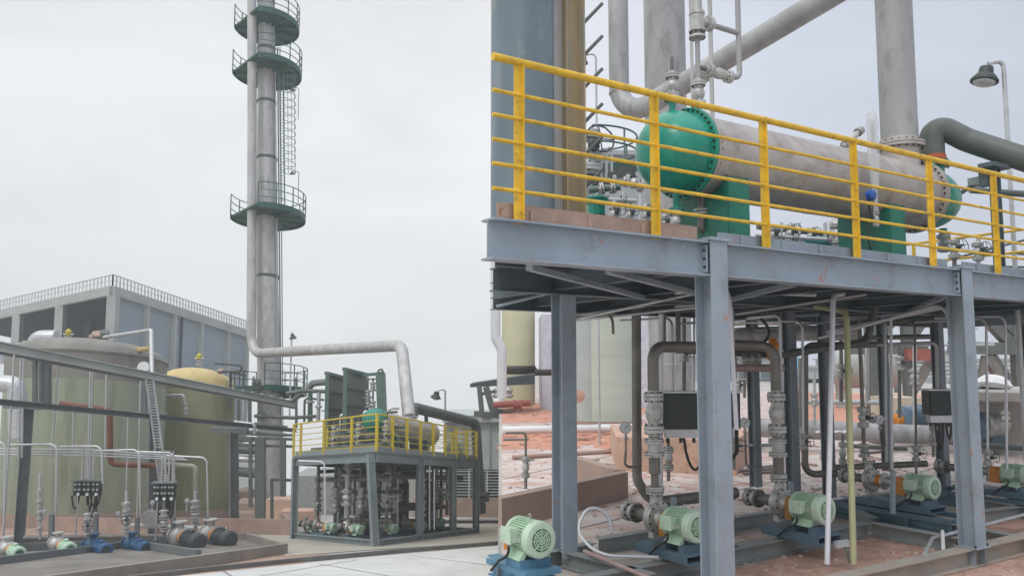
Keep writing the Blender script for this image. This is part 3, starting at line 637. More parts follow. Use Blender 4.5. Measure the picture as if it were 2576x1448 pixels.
# ============================================================ PUMPS (prototype, axis +X towards the motor fan)
def make_pump(mm, gm_, vm_, bm_, label, group, long=False, box=True, fins=True, short=False):
    t = T('pump', (0, 0, 0), label, 'pump', group)
    H = .36; r = .165; L = .42
    mb = MB(); mb.lathe((-.08, 0, H), (-1, 0, 0), [(0, r*.86), (.27, r*.86), (.275, r*.98), (.32, r*.98), (.325, r*.5), (.36, r*.3)], 40)
    if fins:
        for i in range(36):
            a = 6.2832*i/36
            if abs(math.cos(a)) < .97:
                u = V((0, math.cos(a), math.sin(a))); mb.obox(V((-.215, 0, H))+u*r*.9, (.125, 0, 0), u*r*.09, V((0, -math.sin(a), math.cos(a)))*.0035)
    motor = mb.build('motor', mm, t)
    fc = MB().lathe((-.09, 0, H), (1, 0, 0), [(0, r*1.02), (.07, r*1.02), (.085, r*.97), (.092, r*.84), (.088, r*.6)], 40).build('fan_cover', MINTP if mm == MINT else mm, t)
    g = MB(); g.lathe((.004-.002, 0, H), (1, 0, 0), [(-.004, r*.62), (0, r*.62)], 32); gr = g.build('fan_grill', RIBM, fc)
    g = MB()
    for k in (.2, .36, .5): g.lathe((.004, 0, H), (1, 0, 0), [(-.003, r*(k-.035)), (.004, r*(k-.03)), (.004, r*(k+.03)), (-.003, r*(k+.035))], 28)
    for i in range(8): a = .7854*i; g.bar((.005, 0, H), (.005, math.cos(a)*r*.66, H+math.sin(a)*r*.66), .008, .008, up=(1, 0, 0))
    g.build('grill_bars', mm, gr)
    if box:
        b = MB(); b.obox((-.25, -r*1.06, H+.03), (.075, 0, 0), (0, .05, 0), (0, 0, .065)); b.obox((-.25, -r*1.06-.055, H+.03), (.083, 0, 0), (0, .008, 0), (0, 0, .073)); b.build('terminal_box', MINTP if mm == MINT else mm, motor)
        MB().tube([(-.25, -r*1.06-.02, H-.03), (-.25, -r*1.06-.03, H-.16), (-.36, -r*1.06-.06, .14), (-.5, -.24, .02)], .013, 8, bend=.08).build('cable', RUBBER, motor)
        MB().lathe((-.25, -r*1.06-.02, H-.03), (0, 0, -1), [(0, .022), (.03, .022), (.035, .015), (.05, .015)], 8).build('cable_gland', CAST, motor)
        MB().obox((-.13, -r*1.0, H+.0), (.03, 0, 0), (0, .004, 0), (0, 0, .022)).build('nameplate', GALV, motor)
    b = MB()
    for y in (-1, 1):
        b.hexa([V((-.34, y*.15-.03, .175)), V((-.11, y*.15-.03, .175)), V((-.11, y*.15+.03, .175)), V((-.34, y*.15+.03, .175))], [V((-.34, y*.09-.02, H-.1)), V((-.11, y*.09-.02, H-.1)), V((-.11, y*.09+.02, H-.1)), V((-.34, y*.09+.02, H-.1))])
    b.build('motor_foot', mm, motor)
    ring = [V((-.2+math.cos(a*.5236)*.022, 0, H+r+.02+math.sin(a*.5236)*.022)) for a in range(13)]
    MB().tube(ring, .005, 6, caps=False).build('lifting_eye', CAST, motor)
    x = -.42
    gl = .11 if not long else .2
    b = MB(); K = 14
    pts = [(math.cos(math.pi*(1-k/K))*.095, H+math.sin(math.pi*(1-k/K))*.095) for k in range(K+1)]; pts = [(-.095, .2)]+pts+[(.095, .2)]
    vs = [(x, y, z) for y, z in pts]+[(x-gl+.02, y, z) for y, z in pts]; n = len(pts)
    b.add(vs, [(i, i+1, n+i+1, n+i) for i in range(n-1)]+[tuple(range(n)), tuple(range(2*n-1, n-1, -1))]); b.build('coupling_guard', gm_, t)
    if short:
        b = MB(); b.box(-.66, .03, -.2, .2, .05, .10); b.box(-.35, -.10, -.17, .17, .1, .176); b.build('base_frame', mat('blue_painted_frame', (.09, .22, .33), .5, 0, .15, 3), t); return t
    x -= gl
    ex = .34 if long else 0.04
    if long:
        b = MB(); b.lathe((x+.02, 0, H), (-1, 0, 0), [(0, .04), (.02, .11), (.05, .11), (.055, .075), (.11, .07), (.17, .075), (.175, .13), (.2, .13), (.205, .08), (.36, .09)], 28); b.build('bearing_housing', vm_, t)
        MB().lathe((x-.2, 0, H), (-1, 0, 0), [(0, .085), (.06, .09), (.10, .085)], 24).build('seal_guard', gm_, t)
    else:
        MB().lathe((x+.02, 0, H), (-1, 0, 0), [(0, .07), (.05, .10), (.1, .12)], 24).build('bearing_housing', vm_, t)
    x -= ex
    v = MB(); v.lathe((x, 0, H), (-1, 0, 0), [(0, .11), (.01, .175), (.03, .18), (.034, .15), (.05, .15), (.07, .165), (.11, .165), (.135, .14), (.15, .09), (.17, .085)], 36)
    v.obox((x-.09, 0, .2), (.04, 0, 0), (0, .07, 0), (0, 0, .06))
    v.lathe((x-.09, 0, H+.1), (0, 0, 1), [(0, .075), (.10, .055), (.15, .06), (.155, .10), (.175, .10)], 24)
    vo = v.build('volute', vm_, t)
    b = MB(); b.bolts((x-.02, 0, H), (1, 0, 0), .163, 12, .010, .05); b.bolts((x-.09, 0, H+.265), (0, 0, 1), .083, 8, .008, .06); b.build('bolts', BOLT, vo)
    f = MB(); f.lathe((x-.16, 0, H), (-1, 0, 0), [(0, .07), (.22, .062), (.225, .11), (.245, .11)], 24); f.build('suction_nozzle', PIPEB, t)
    f = MB(); xs_ = x-.41
    f.lathe((xs_, 0, H), (-1, 0, 0), [(0, .11), (.02, .11), (.022, .07), (.05, .085), (.075, .085), (.1, .07), (.105, .11), (.13, .11), (.133, .06), (.136, .11), (.16, .11), (.165, .10), (.17, .03)], 26); fo = f.build('suction_valve', CAST, t)
    b = MB(); b.bolts((xs_+.01, 0, H), (1, 0, 0), .09, 8, .011, .075); b.bolts((xs_-.13, 0, H), (1, 0, 0), .09, 8, .011, .09); b.build('bolts', BOLT, fo)
    b = MB(); b.box(x-.2, .02, -.2, .2, .0, .012); b.box(x-.2, .02, -.2, -.188, -.0+.012, .1); b.box(x-.2, .02, .188, .2, .012, .1); b.box(x-.19, .015, -.188, .188, .075, .1)
    for xx in (-.35, -.1): b.box(xx-.03, xx+.03, -.17, .17, .1, .176)
    b.build('base_frame', bm_, t)
    t['vx'] = x-.09; t['sx'] = xs_-.17
    return t
RZP = PHI-math.pi/2
pump_near = make_pump(MINT, mat('amber_guard_paint', (.45, .20, .03), .5, 0, .2, 8, dirt=.3, dcol=(.2, .13, .07)), CAST, BLUEG, 'pump with a large mint-green motor at the left end of the near row, fan grill facing out', 'pumps under the near platform')
pump_near_long = make_pump(MINT, ORANGE, CAST, BLUEG, 'x', 'pumps under the near platform', long=True)
ZS = .35
def pump_at(proto, px, py, s, lab, first=False, z=ZS):
    f = Pz(px, py, z)
    loc = V((f.x, f.y, z-.36*s))
    if first: proto.location = loc; proto.rotation_euler.z = RZP; proto.scale = (s, s, s); proto['label'] = lab; r = proto
    else: r = dup(proto, loc, RZP, s, lab)
    r['fb'] = 0
    return r, f
def along(f, L, dz=0): return V((f.x, f.y, f.z+dz))+E2*L
PU = []
pump_cut = make_pump(MINT, ORANGE, CAST, BLUEG, 'mint-green motor with an orange guard', 'pumps under the near platform', short=True)
pump_cut.name = 'pump_motor'; pump_cut['category'] = 'motor'
PU.append(pump_at(pump_cut, 1362, 1358, 1.02, 'large mint-green pump motor at the far left of the near skid, fan grill facing out', True))
PU.append(pump_at(pump_near, 1757, 1325, .97, 'pump with a mint-green motor half hidden behind the foreground H-post', True))
PU.append(pump_at(pump_near, 2080, 1283, 1.0, 'pump with mint-green motor directly behind the white conduit, right of the foreground H-post'))
pump_near_long['label'] = ''
PU.append(pump_at(pump_near_long, 2352, 1226, .92, 'longer pump with two orange guards and mint-green motor left of the right front post', True))
PU.append(pump_at(pump_near_long, 2592, 1196, .92, 'longer pump with orange guard and mint-green motor cut off by the right edge'))
# blue frames below long pumps
for i in (3, 4):
    f = PU[i][1]; t = T('steel_stand', along(f, .5, -.5), ('blue-grey steel frame carrying the long pump left of the right front post', 'blue-grey steel frame carrying the pump cut off by the right edge')[i-3], 'frame', 'blue pump frames')
    zt, zb = f.z-.34, GR+.0
    for z in (zt-.03, zb+.03):
        for u in (-.28, .28): MB().bar(along(f, -.35, z-f.z)+E1*u, along(f, 1.4, z-f.z)+E1*u, .05, .06).build('long_bar', BLUEG, t)
        for L in (-.35, .25, .85, 1.4): MB().bar(along(f, L, z-f.z)-E1*.255, along(f, L, z-f.z)+E1*.255, .05, .06).build('cross_bar', BLUEG, t)
    for L in (-.34, .25, .85, 1.39):
        for u in (-.28, .28): MB().bar(along(f, L, zb+.06-f.z)+E1*u, along(f, L, zt-.06-f.z)+E1*u, .05, .05).build('leg', BLUEG, t)
    for a_, b_ in ((-.3, .2), (.28, .8), (.9, 1.35)): MB().obox(along(f, (a_+b_)/2, (zt+zb)/2-f.z)-E1*.27, E2*(b_-a_)/2, E1*.004, Z*(zt-zb-.14)/2).build('side_panel', mat('teal_panel', (.06, .13, .16), .5, 0, .3, 3), t)
# stand-alone skid beams (I-beams along both directions)
SK = mat('grey_skid_beam', (.235, .26, .26), .6, 0, .15, 1.6, .08, (.36, .18, .1), .08, dirt=.3, dcol=(.33, .26, .21))
t = T('pump_skid', Pz(1900, 1380, GR), 'long grey I-beam skid on the ground under the near row of pumps', 'skid')
def skb(p0, p1, z=-.03, h=.17, m=SK, w=.13, ud=None):
    a, b = Pz(*p0, z), Pz(*p1, z); MB().ibeam(a-Z*h/2, b-Z*h/2, w, h, .012, .009).build('beam', m, ud or t)
skb((1395, 1462), (2178, 1312)); skb((1250, 1410), (1490, 1362)); skb((1505, 1352), (2320, 1224))
skb((1412, 1380), (1640, 1442)); skb((1690, 1325), (1850, 1374)); skb((2192, 1312), (2452, 1358)); skb((2100, 1255), (2195, 1300))
skb((2380, 1312), (2760, 1385)); skb((2120, 1245), (2380, 1305)); skb((2460, 1255), (2700, 1290)); skb((2440, 1285), (2640, 1262))
skb((1240, 1392), (1400, 1455), z=-.0, h=.2, m=mat('blue_painted_frame', (.09, .22, .33), .5, 0, .15, 3))
# loose items on skid: conduit pole lying on ground, white hose, small tubes
run('lying_pipe', [Pz(1470, 1385, .03), Pz(1700, 1480, .03)], .022, PINK, 'thin pinkish pole lying across the skid beams at lower left of the near platform', .01)
run('white_hose', [Pz(1655, 1400, .02), Pz(1500, 1396, .05), P(1447, 1330, 8.8), P(1480, 1268, 8.9), P(1530, 1290, 8.9), P(1540, 1335, 8.9)], .017, CONDW, 'white hose curling in a loop beside the rear left post', .3)
run('conduit', [P(2040+80, 725+14, 9.9), P(2095, 743, 9.0), Pz(2080, 1418, -.05)], .028, CONDW, 'bright white conduit bent down in front of the middle pump', .16)
run('conduit', [P(1860, 735, 11), P(2050, 742, 9.6)], .02, CONDW, 'thin level conduit under the deck leading to the white bent conduit')
run('conduit', [P(2050, 770, 10.5), P(2128, 783, 9.2), Pz(2147, 1420, -.05)], .034, OLIVE, 'olive conduit bent down just right of the bright white one', .18)
run('conduit', [P(1700, 735, 9.5), P(1832, 724, 8.3), P(1852, 1080, 8.3)], .024, CONDW, 'white conduit bent down right beside the foreground H-post into a black cable', .15)
run('conduit', [P(2060, 850, 11.5), P(2382, 762, 9.8), P(2405, 1040, 9.8)], .022, CONDW, 'left of the twin conduits bending down to the small black box', .16)
run('conduit', [P(2080, 835, 11.5), P(2396, 768, 9.9), P(2420, 1075, 9.9)], .022, CONDW, 'right of the twin conduits bending down beside the right front post', .16)
run('conduit', [P(1662, 790, 9.4), P(1660, 1335, 9.4)], .03, GALV, 'grey straight conduit standing left of the big black box')
run('conduit', [P(2240, 800, 12), P(2243, 1180, 12)], .022, CONDW, 'thin white conduit standing in front of the far right posts')
run('conduit', [P(1967, 880, 11.4), P(1970, 1255, 11.4)], .022, CONDW, 'thin white conduit along the left side of the middle rear post')
for i, (a, b, c_) in enumerate((((1250, 770), (1560, 690), 9), ((1460, 800), (1760, 735), 9.5), ((1700, 815), (2060, 790), 12), ((1850, 790), (2180, 740), 10), ((1900, 830), (2420, 770), 12), ((1440, 806), (1760, 772), 10))):
    run('underdeck_conduit', [P(*a, c_+1), P(*b, c_)], .02, GALV if i % 2 else STEEL, ('leftmost', 'second', 'third', 'fourth', 'fifth', 'sixth')[i]+' thin conduit from the left slanting along the underside of the deck')
# riser assemblies on pumps
def riser(i, px, lab, dd=None, top=870, m=PIPEB):
    f = PU[i][1]; s = PU[i][0].scale[0]; root = PU[i][0]
    v = along(f, -root['vx']*s); v.z = ZS-.36*s+(.36+.285)*s
    t = T('discharge_pipe', v, lab, 'pipe')
    D = v.y
    zz = lambda py: P(px, py, D).z
    segs = [(1238, 1240)]
    MB().tube([v, V((v.x, v.y, zz(1195)))], .042, 14).build('lower_pipe', m, t)
    MB().lathe(V((v.x, v.y, zz(1195))), Z, [(0, .042), (.1, .06), (.2, .06)], 16).build('reducer', m, t)
    return t, v, zz
RS = .062
for i, px, lab in ((1, 1632, 'discharge pipe with flanged steel valves rising left of the big black box'), (2, 1918, 'discharge pipe with flanged steel valves rising right of the foreground H-post')):
    t, v, zz = riser(i, px, lab)
    P0 = lambda py: V((v.x, v.y, zz(py)))
    MB().tube([P0(1190), P0(1142)], RS, 16).build('pipe', PIPEB, t)
    valve(t, P0(1142), P0(1108), RS, body=False)
    MB().tube([P0(1108), P0(1082)], RS, 16).build('pipe', PIPEB, t)
    valve(t, P0(1078), P0(998), RS, wheel=None)
    far = P(1760 if i == 1 else 1840, 872, v.y+.5)
    MB().tube([P0(998), P0(872), far if i == 1 else P(1760, 862, v.y+.3)], RS, 18, bend=.16).build('elbow_pipe', PIPEB, t)
    flm = MB(); flm.lathe(v, Z, [(0, .1), (.02, .1), (.023, .09), (.026, .1), (.045, .1)], 20); flm.build('base_flange', CAST, t)
run('pipe_riser', [P(1600, 780, 10.6), P(1602, 1205, 10.6), P(1625, 1245, 10.6), P(1650, 1262, 10.6)], .062, PIPEB, 'plain grey riser immediately left of the flanged discharge pipe', .2)
run('header_pipe', [P(1655, 1262, 9.8), P(1850, 1238, 10.4)], .07, PIPEB, 'thick level header pipe between the first two pumps behind the foreground post')
run('pipe_loop', [P(2200, 866, 12.5), P(2024, 868, 12.2), P(2024, 1192, 12.2), P(2105, 1190, 12.2)], .05, PIPEB, 'square-bent pipe loop coming down left of the white conduit', .15)
run('header_pipe', [P(1700, 878, 11), P(1960, 892, 11.4), P(2180, 860, 11.8), P(2200, 770, 11.8)], .055, PIPED, 'dark header pipe running level below the deck', .12)
run('primer_pipe', [P(1830, 925, 10.5), P(1968, 925, 10.9)], .05, PINK, 'short pinkish primer-coated level pipe behind the second riser')
run('big_header', [P(1830, 842, 14), P(2160, 834, 14)], .13, PIPE, 'fat light pipe slung under the far side of the deck')
run('big_header', [P(2430, 800, 13.5), P(2620, 790, 13.5)], .15, STEELF, 'fat dark pipe slung under the deck right of the right front post')
run('bent_conduit', [P(2180, 868, 13), P(2355, 862, 13), P(2358, 985, 13)], .03, PIPE, 'thin pipe bending down onto the small black box', .08)
for i, (px, d) in enumerate(((1705, 11), (1668, 10.5))):
    run('hanger_pipe', [P(px, 780, d), P(px, 862, d)], .035, PIPEB, ('right', 'left')[i]+' short hanger pipe between the deck and the level pipe left of the foreground post')
# slim riser with valves (pump 3)
f = PU[3][1]; v = along(f, -PU[3][0]['vx']*.98); v.z = ZS+.27
t = T('discharge_pipe', v, 'slim discharge pipe with two small valves and a gauge rising from the long blue-framed pump', 'pipe')
ZZ = lambda py: P(2160, py, v.y).z
q = lambda py: V((v.x, v.y, ZZ(py)))
MB().tube([v, q(800)], .028, 12).build('pipe', PIPEB, t)
for a, b in ((1145, 1120), (1068, 1030)): valve(t, q(a), q(b), .045, wheel=(-E2.x, -E2.y, 0) if a < 1100 else None, wr=.07)
MB().tube([q(1140), q(1140)+E1*.5, q(1060)+E1*.5], .015, 8, bend=.12).build('gauge_line', PIPEB, t)
f = PU[4][1]; v4 = along(f, -PU[4][0]['vx']*.98); v4.z = ZS+.27
run('discharge_pipe', [v4, V((v4.x, v4.y, 2.6))], .06, PIPEB, 'thick discharge pipe behind the small black box', fl=((0, .15), (0, .3)))
# small drain valves & gauges
def gauge(px, py, d, rpx, lab, stem=60):
    c = P(px, py, d); r = rad(rpx*2, d); t = T('pressure_gauge', c-Z*.3, lab, 'gauge')
    look = V((0, -1, 0)); look = (CAM-c).normalized()*.8+V((.2, 0, 0)); look.z = 0; look.normalize()
    MB().lathe(c-look*.03, look, [(0, r), (.04, r), (.045, r*.97), (.045, r*.85)], 28).build('case', GALV, t)
    dl = MB().lathe(c+look*.0165, look, [(0, r*.86), (.001, r*.86)], 28).build('dial', DIAL, t)
    x, y = perp(look); MB().bar(c+look*.019-Z*r*.2-x*r*.2, c+look*.019+Z*r*.5+x*r*.45, .006, .004, up=look).build('needle', BLACK, dl)
    b = P(px, py+stem, d); MB().tube([c-Z*r, V((c.x, c.y, b.z))], .011, 8).build('stem', PIPEB, t)
    MB().lathe(V((c.x, c.y, c.z-r*2.1)), Z, [(0, .02), (.03, .028), (.06, .02)], 10).build('snubber', CAST, t)
    return t, c, b
tg, c, b = gauge(1573, 1075, 10.2, 15, 'round pressure gauge on a hooked pipe left of the first riser')
MB().tube([V((c.x, c.y, b.z)), P(1570, 1172, 10.2), P(1612, 1176, 10.2)], .017, 8, bend=.06).build('hook_pipe', PIPEB, tg)
tg, c, b = gauge(1873, 1063, 10.6, 13, 'round pressure gauge just left of the second riser')
MB().tube([V((c.x, c.y, b.z)), P(1877, 1172, 10.6), P(1915, 1172, 10.6)], .016, 8, bend=.05).build('hook_pipe', PIPEB, tg)
gauge(2212, 1055, 12.2, 12, 'round pressure gauge just left of the far right rear post')
for px, py0, py1, d, lab in ((1681, 1180, 1125, 9.8, 'small drain valve hanging under the big black box'), (1958, 1175, 1110, 11.3, 'small drain valve right of the second riser'), (2119, 1165, 1112, 12.5, 'small drain valve beside the olive conduit'), (2347, 1120, 1070, 12.5, 'small drain valve under the small black box'), (1322, 1200, 1150, 12, 'small drain valve hanging at the far left behind the near platform')):
    t = T('drain_valve', P(px, py0+12, d), lab, 'valve', 'small drain valves')
    valve(t, P(px, py0-6, d), P(px, py1+6, d), .035); MB().tube([P(px, py0-4, d), P(px, py0+28, d)], .022, 8).build('outlet', PIPEB, t); MB().tube([P(px, py1+8, d), P(px, py1-22, d)], .018, 8).build('inlet', PIPEB, t)
    if px == 1322: MB().tube([P(px, py1-20, d), P(px, py1-62, d), P(px-50, py1-62, d)], .018, 8, bend=.05).build('bend', PIPEB, t)
# black boxes
def jbox(x0, y0, x1, y1, d, lab, n=6):
    a = P(x0, y0, d); b = P(x1, y1, d); c = (a+b)/2; hx = (b.x-a.x)/2; hz = (a.z-b.z)/2
    t = T('junction_box', V((c.x, c.y, b.z)), lab, 'junction box')
    MB().obox(c, (hx, 0, 0), (0, .11, 0), (0, 0, hz)).build('body', BLACK, t)
    dr = MB(); dr.obox(c-V((0, .118, 0)), (hx*.94, 0, 0), (0, .006, 0), (0, 0, hz*.9)); dr.build('door', BLACK, t)
    MB().bar(V((a.x-.03, c.y, a.z+.015)), V((b.x+.03, c.y, a.z+.015)), .3, .02).build('canopy', GALV, t)
    MB().bar(V((a.x+.03, c.y, b.z-.06)), V((b.x-.03, c.y, b.z-.06)), .12, .1).build('gland_tray', GALV, t)
    g = MB()
    for i in range(n):
        x = lerp(a.x+.06, b.x-.06, i/(n-1)); g.tube([V((x, c.y, b.z-.1)), V((x, c.y, b.z-.17))], .02, 8)
    g.build('cable_glands', BOLT, t)
    return t, c, a, b
t, c, a, b = jbox(1664, 988, 1856, 1076, 9.7, 'big black junction box hung behind the foreground H-post with black cables below')
for x0, x1, dep in ((1718, 1775, .42), (1850, 1790, .36)):
    p = P(x0, 1090, 9.7); q_ = P(x1, 1090, 9.7)
    m_ = [lerp(p, q_, k/10)-Z*dep*math.sin(math.pi*k/10)**.6 for k in range(11)]
    MB().tube(m_, .017, 8).build('cable', RUBBER, t)
MB().bar(V((a.x-.05, c.y+.14, a.z+.1)), V((a.x-.05, c.y+.14, b.z-.25)), .07, .05).build('mounting_bar', BOLT, t)
t, c, a, b = jbox(2326, 982, 2396, 1042, 11.8, 'small black junction box with dangling cables left of the right front post', 4)
for x0, x1, dep in ((2350, 2372, .45), (2378, 2392, .3)):
    p = P(x0, 1050, 11.8); q_ = P(x1, 1050, 11.8); MB().tube([lerp(p, q_, k/8)-Z*dep*math.sin(math.pi*k/8)**.6 for k in range(9)], .016, 8).build('cable', RUBBER, t)
# conduits' cable stubs etc
run('cable', [P(1852, 1080, 8.3), P(1853, 1135, 8.4), P(1835, 1160, 8.8)], .02, RUBBER, 'black cable hanging from the white conduit beside the foreground post', .1)
run('black_hose', [P(1905, 790, 11), P(1938, 830, 11), P(1925, 862, 11), P(1880, 868, 11)], .02, RUBBER, 'black hose curving under the deck above the second riser', .2)
t = T('control_valve', P(1885, 900, 11), 'small control valve with orange actuator just above the second riser', 'valve')
valve(t, P(1872, 905, 11), P(1905, 905, 11), .05); MB().lathe(P(1945, 905, 11.2), Z, [(0, .05), (.02, .09), (.2, .09), (.24, .06), (.3, .05)], 16).build('actuator', ORANGE, t)
t = T('sprinkler_stub', Pz(2125, 1395, -.05), 'short stub with a white wrapped nozzle beside the foot of the olive conduit', 'stub')
MB().tube([Pz(2140, 1412, -.03), P(2125, 1372, 8.9)], .022, 8).build('pipe', PIPEB, t); MB().obox(P(2117, 1366, 8.85), (.07, .0, .01), (0, .04, 0), (0, 0, .03)).build('wrapped_nozzle', PLAST, t)
t = T('gooseneck_pipe', Pz(2330, 1370, -.1), 'pale thin pipe curving along the front base beam into a post foot', 'pipe')
MB().tube([Pz(2325, 1392, 0), Pz(2345, 1352, .0), Pz(2440, 1328, .02), Pz(2620, 1282, .02)], .022, 8, bend=.25).build('pipe', GALV, t)
MB().tube([Pz(2372, 1378, .0), P(2370, 1335, 9.7)], .02, 8).build('stub', WHITEP, t)
for px, py, pt_ in ((1694, 1340, 1250), (1988, 1280, 1210), (2245, 1290, 1185)):
    run('stanchion', [P(px, py, 9.3 if px < 1800 else 10.8), P(px, pt_, 9.3 if px < 1800 else 10.8)], .035, STEEL, 'short grey stanchion beside the '+('first' if px < 1800 else 'middle' if px < 2100 else 'blue-framed')+' pump motor of the near row')
# ============================================================ SITE BEHIND THE NEAR PLATFORM
def ctank(name, px0, px1, py_top, py_bot, d, m, lab, extra=None, z0=GR):
    c = P((px0+px1)/2, 900, d); r = rad(px1-px0, d); zt = P(px0, py_top, d).z
    t = T(name, (c.x, c.y, z0), lab, 'tank'); MB().lathe((c.x, c.y, z0), Z, [(0, r), (zt-z0, r), (zt-z0+r*.15, r*.7), (zt-z0+r*.2, .05)], 48).build('shell', m, t)
    return t, c, r
t, c, r = ctank('storage_tank', 1440, 1592, 700, 1010, 27, TANKG, 'pale green ribbed tank standing behind the near platform left of the pipe risers')
MB().lathe((c.x, c.y, GR), Z, [(0, r+.25), (.35, r+.25)], 48).build('plinth', CONCB, t)
MB().lathe(P(1452, 995, 24.6), (.1, -1, 0), [(0, .14), (.1, .14), (.12, .2), (.18, .2), (.2, .06)], 24).build('manhole', OCHRE, t)
t, c, r = ctank('storage_tank', 1262, 1345, 600, 930, 42, CREAM, 'cream-coloured tank seen at the left edge of the near platform')
MB().lathe((c.x, c.y, P(1300, 940, 42).z), Z, [(0, r+.01), (.12, r+.1), (.3, r+.1), (.42, r+.01)], 48).build('ring_beam', BOLT, t)
slab('white_shed', 1362, 1395, 790, 38, 4, GR, mat('lilac_white_panel', (.55, .56, .63), .6), 'narrow pale lilac shed behind the rear left post', 'shed')
slab('pale_shed', 1600, 1662, 700, 40, 4, GR, mat('lilac_white_panel', (.55, .56, .63), .6), 'pale shed strip between the plain riser and the grey stack', 'shed')
run('beam_pipe', [P(1345, 936, 30), P(1400, 936, 30)], .12, BOLT, 'short black beam touching the rear left post')
t = T('ochre_block', Pz(1700, 1180, GR), 'low orange-brown concrete block behind the big black junction box', 'block')
a = Pz(1550, 1182, GR); b = Pz(1852, 1196, GR); h = P(1550, 1098, a.y).z-GR
MB().hexa([a, b, b+V((1.2, 3, 0)), a+V((.3, 3.4, 0))], [a+Z*h, b+Z*h, b+V((1.2, 3, h)), a+V((.3, 3.4, h))]).build('wall', OCHRE, t)
t = T('brown_kerb_wall', Pz(1400, 1290, GR), 'low brown concrete bund wall behind the leftmost pump', 'wall')
a = Pz(1262, 1335, GR); b = Pz(1580, 1252, GR); h = .42; b2 = Pz(1440, 1195, GR)
MB().hexa([a, b, b+V((-.05, .25, 0)), a+V((-.05, .25, 0))], [a+Z*h, b+Z*h, b+V((-.05, .25, h)), a+V((-.05, .25, h))]).build('front_wall', CONCB, t)
MB().hexa([b+V((-.2, .26, 0)), b+V((-.0, .26, 0)), b2+V((.0, 0, 0)), b2+V((-.2, 0, 0))], [b+V((-.2, .26, h)), b+V((-.0, .26, h)), b2+V((.0, 0, h)), b2+V((-.2, 0, h))]).build('side_wall', CONCB, t)
run('white_pipe_laid', [Pz(1262, 1082, 0), Pz(1600, 1074, 0)], .12, WHITEP, 'white pipe lying on the red dirt between the rear left post and the risers')
run('white_plank', [Pz(1290, 1150, GR+.05), Pz(1540, 1134, GR+.05)], .05, CONCB, 'thin brown rail lying on the concrete behind the rear left post')
for i, (a, b) in enumerate((((1870, 1190), (1960, 1184)), ((1850, 1184), (1955, 1176)), ((1880, 1178), (1950, 1170)))):
    run('scrap_bar', [Pz(*a, GR+.04), Pz(*b, GR+.04)], .03, PIPEB, ('nearest', 'middle', 'farthest')[i]+' of three scrap steel bars on the ground left of the second riser')
run('long_ground_pipe', [P(1900, 1074, 20.5), P(2320, 1092, 20.5), P(2720, 1108, 20.2)], .235, PIPER, 'fat weathered pipe lying level across the ground behind the pumps', .3, n=24)
t = T('cloth', Pz(2210, 1140, .7), 'white cloth draped over the fat ground pipe', 'cloth')
mb = MB(); c = P(2200, 1095, Pz(2200, 1141, 0).y-.28)
K = 10; vs = []; pc = P(2205, 1087, 20.5); yc = pc.y
for i in range(K+1):
    for j in range(7):
        a = math.radians(-30+j*(17+3*abs(math.sin(i*1.9)))); vs.append(V((c.x-.42+.85*i/K, yc-.245*math.sin(a), pc.z+.245*math.cos(a))))
mb.add(vs, [(i*7+j, i*7+j+1, (i+1)*7+j+1, (i+1)*7+j) for i in range(K) for j in range(6)]); mb.build('sheet', SNOWY, t)
for px in (1960, 2300, 2520):
    tg_ = T('pipe_saddle', Pz(px, 1150, GR), 'squat concrete block under the fat ground pipe, '+{1960: 'leftmost', 2300: 'middle', 2520: 'rightmost'}[px]+' of three', 'block', 'concrete blocks under the ground pipe')
    p = P(px, 1100, 20.3); p.z = GR; MB().hexa([p+V((-.4, -.1, 0)), p+V((.4, -.1, 0)), p+V((.4, .5, 0)), p+V((-.4, .5, 0))], [p+V((-.3, 0, .12)), p+V((.3, 0, .12)), p+V((.3, .4, .12)), p+V((-.3, .4, .12))]).build('block', CONC, tg_)
# far steel truss rack
t = T('truss_rack', Pz(2300, 1010, GR), 'dark steel truss pipe rack with diagonal braces in the right background', 'rack')
D = 34
def tb(x0, y0, x1, y1, w=.32, d0=D, d1=D, m=PIPED, nm='brace'): MB().bar(P(x0, y0, d0), P(x1, y1, d1), w, w, up=(0, 1, 0) if abs(x1-x0) < 1e-6 or True else None).build(nm, m, t)
for px in (2186, 2278, 2552): 
    p = P(px, 800, D); MB().bar(V((p.x, p.y, GR)), V((p.x, p.y, P(px, 690, D).z)), .38, .38, up=(0, 1, 0)).build('leg', PIPED, t)
tb(2130, 880, 2330, 880, .35, nm='rail'); tb(2390, 874, 2600, 878, .5, nm='rail', m=PIPED); tb(2130, 760, 2620, 760, .4, nm='rail')
tb(2192, 870, 2260, 790); tb(2278, 870, 2340, 780); tb(2290, 990, 2348, 895, m=PIPEB); tb(2470, 790, 2545, 870, .4); tb(2500, 780, 2560, 850, .3)
tb(2480, 895, 2520, 960, .35, m=PIPEB); tb(2494, 895, 2535, 955, .3); tb(2478, 895, 2462, 970, .25, m=PIPEB)
MB().bar(P(2278, 892, D-.3), P(2350, 892, D-.3), .3, .5).build('red_panel', mat('red_plate', (.30, .09, .07), .6), t)
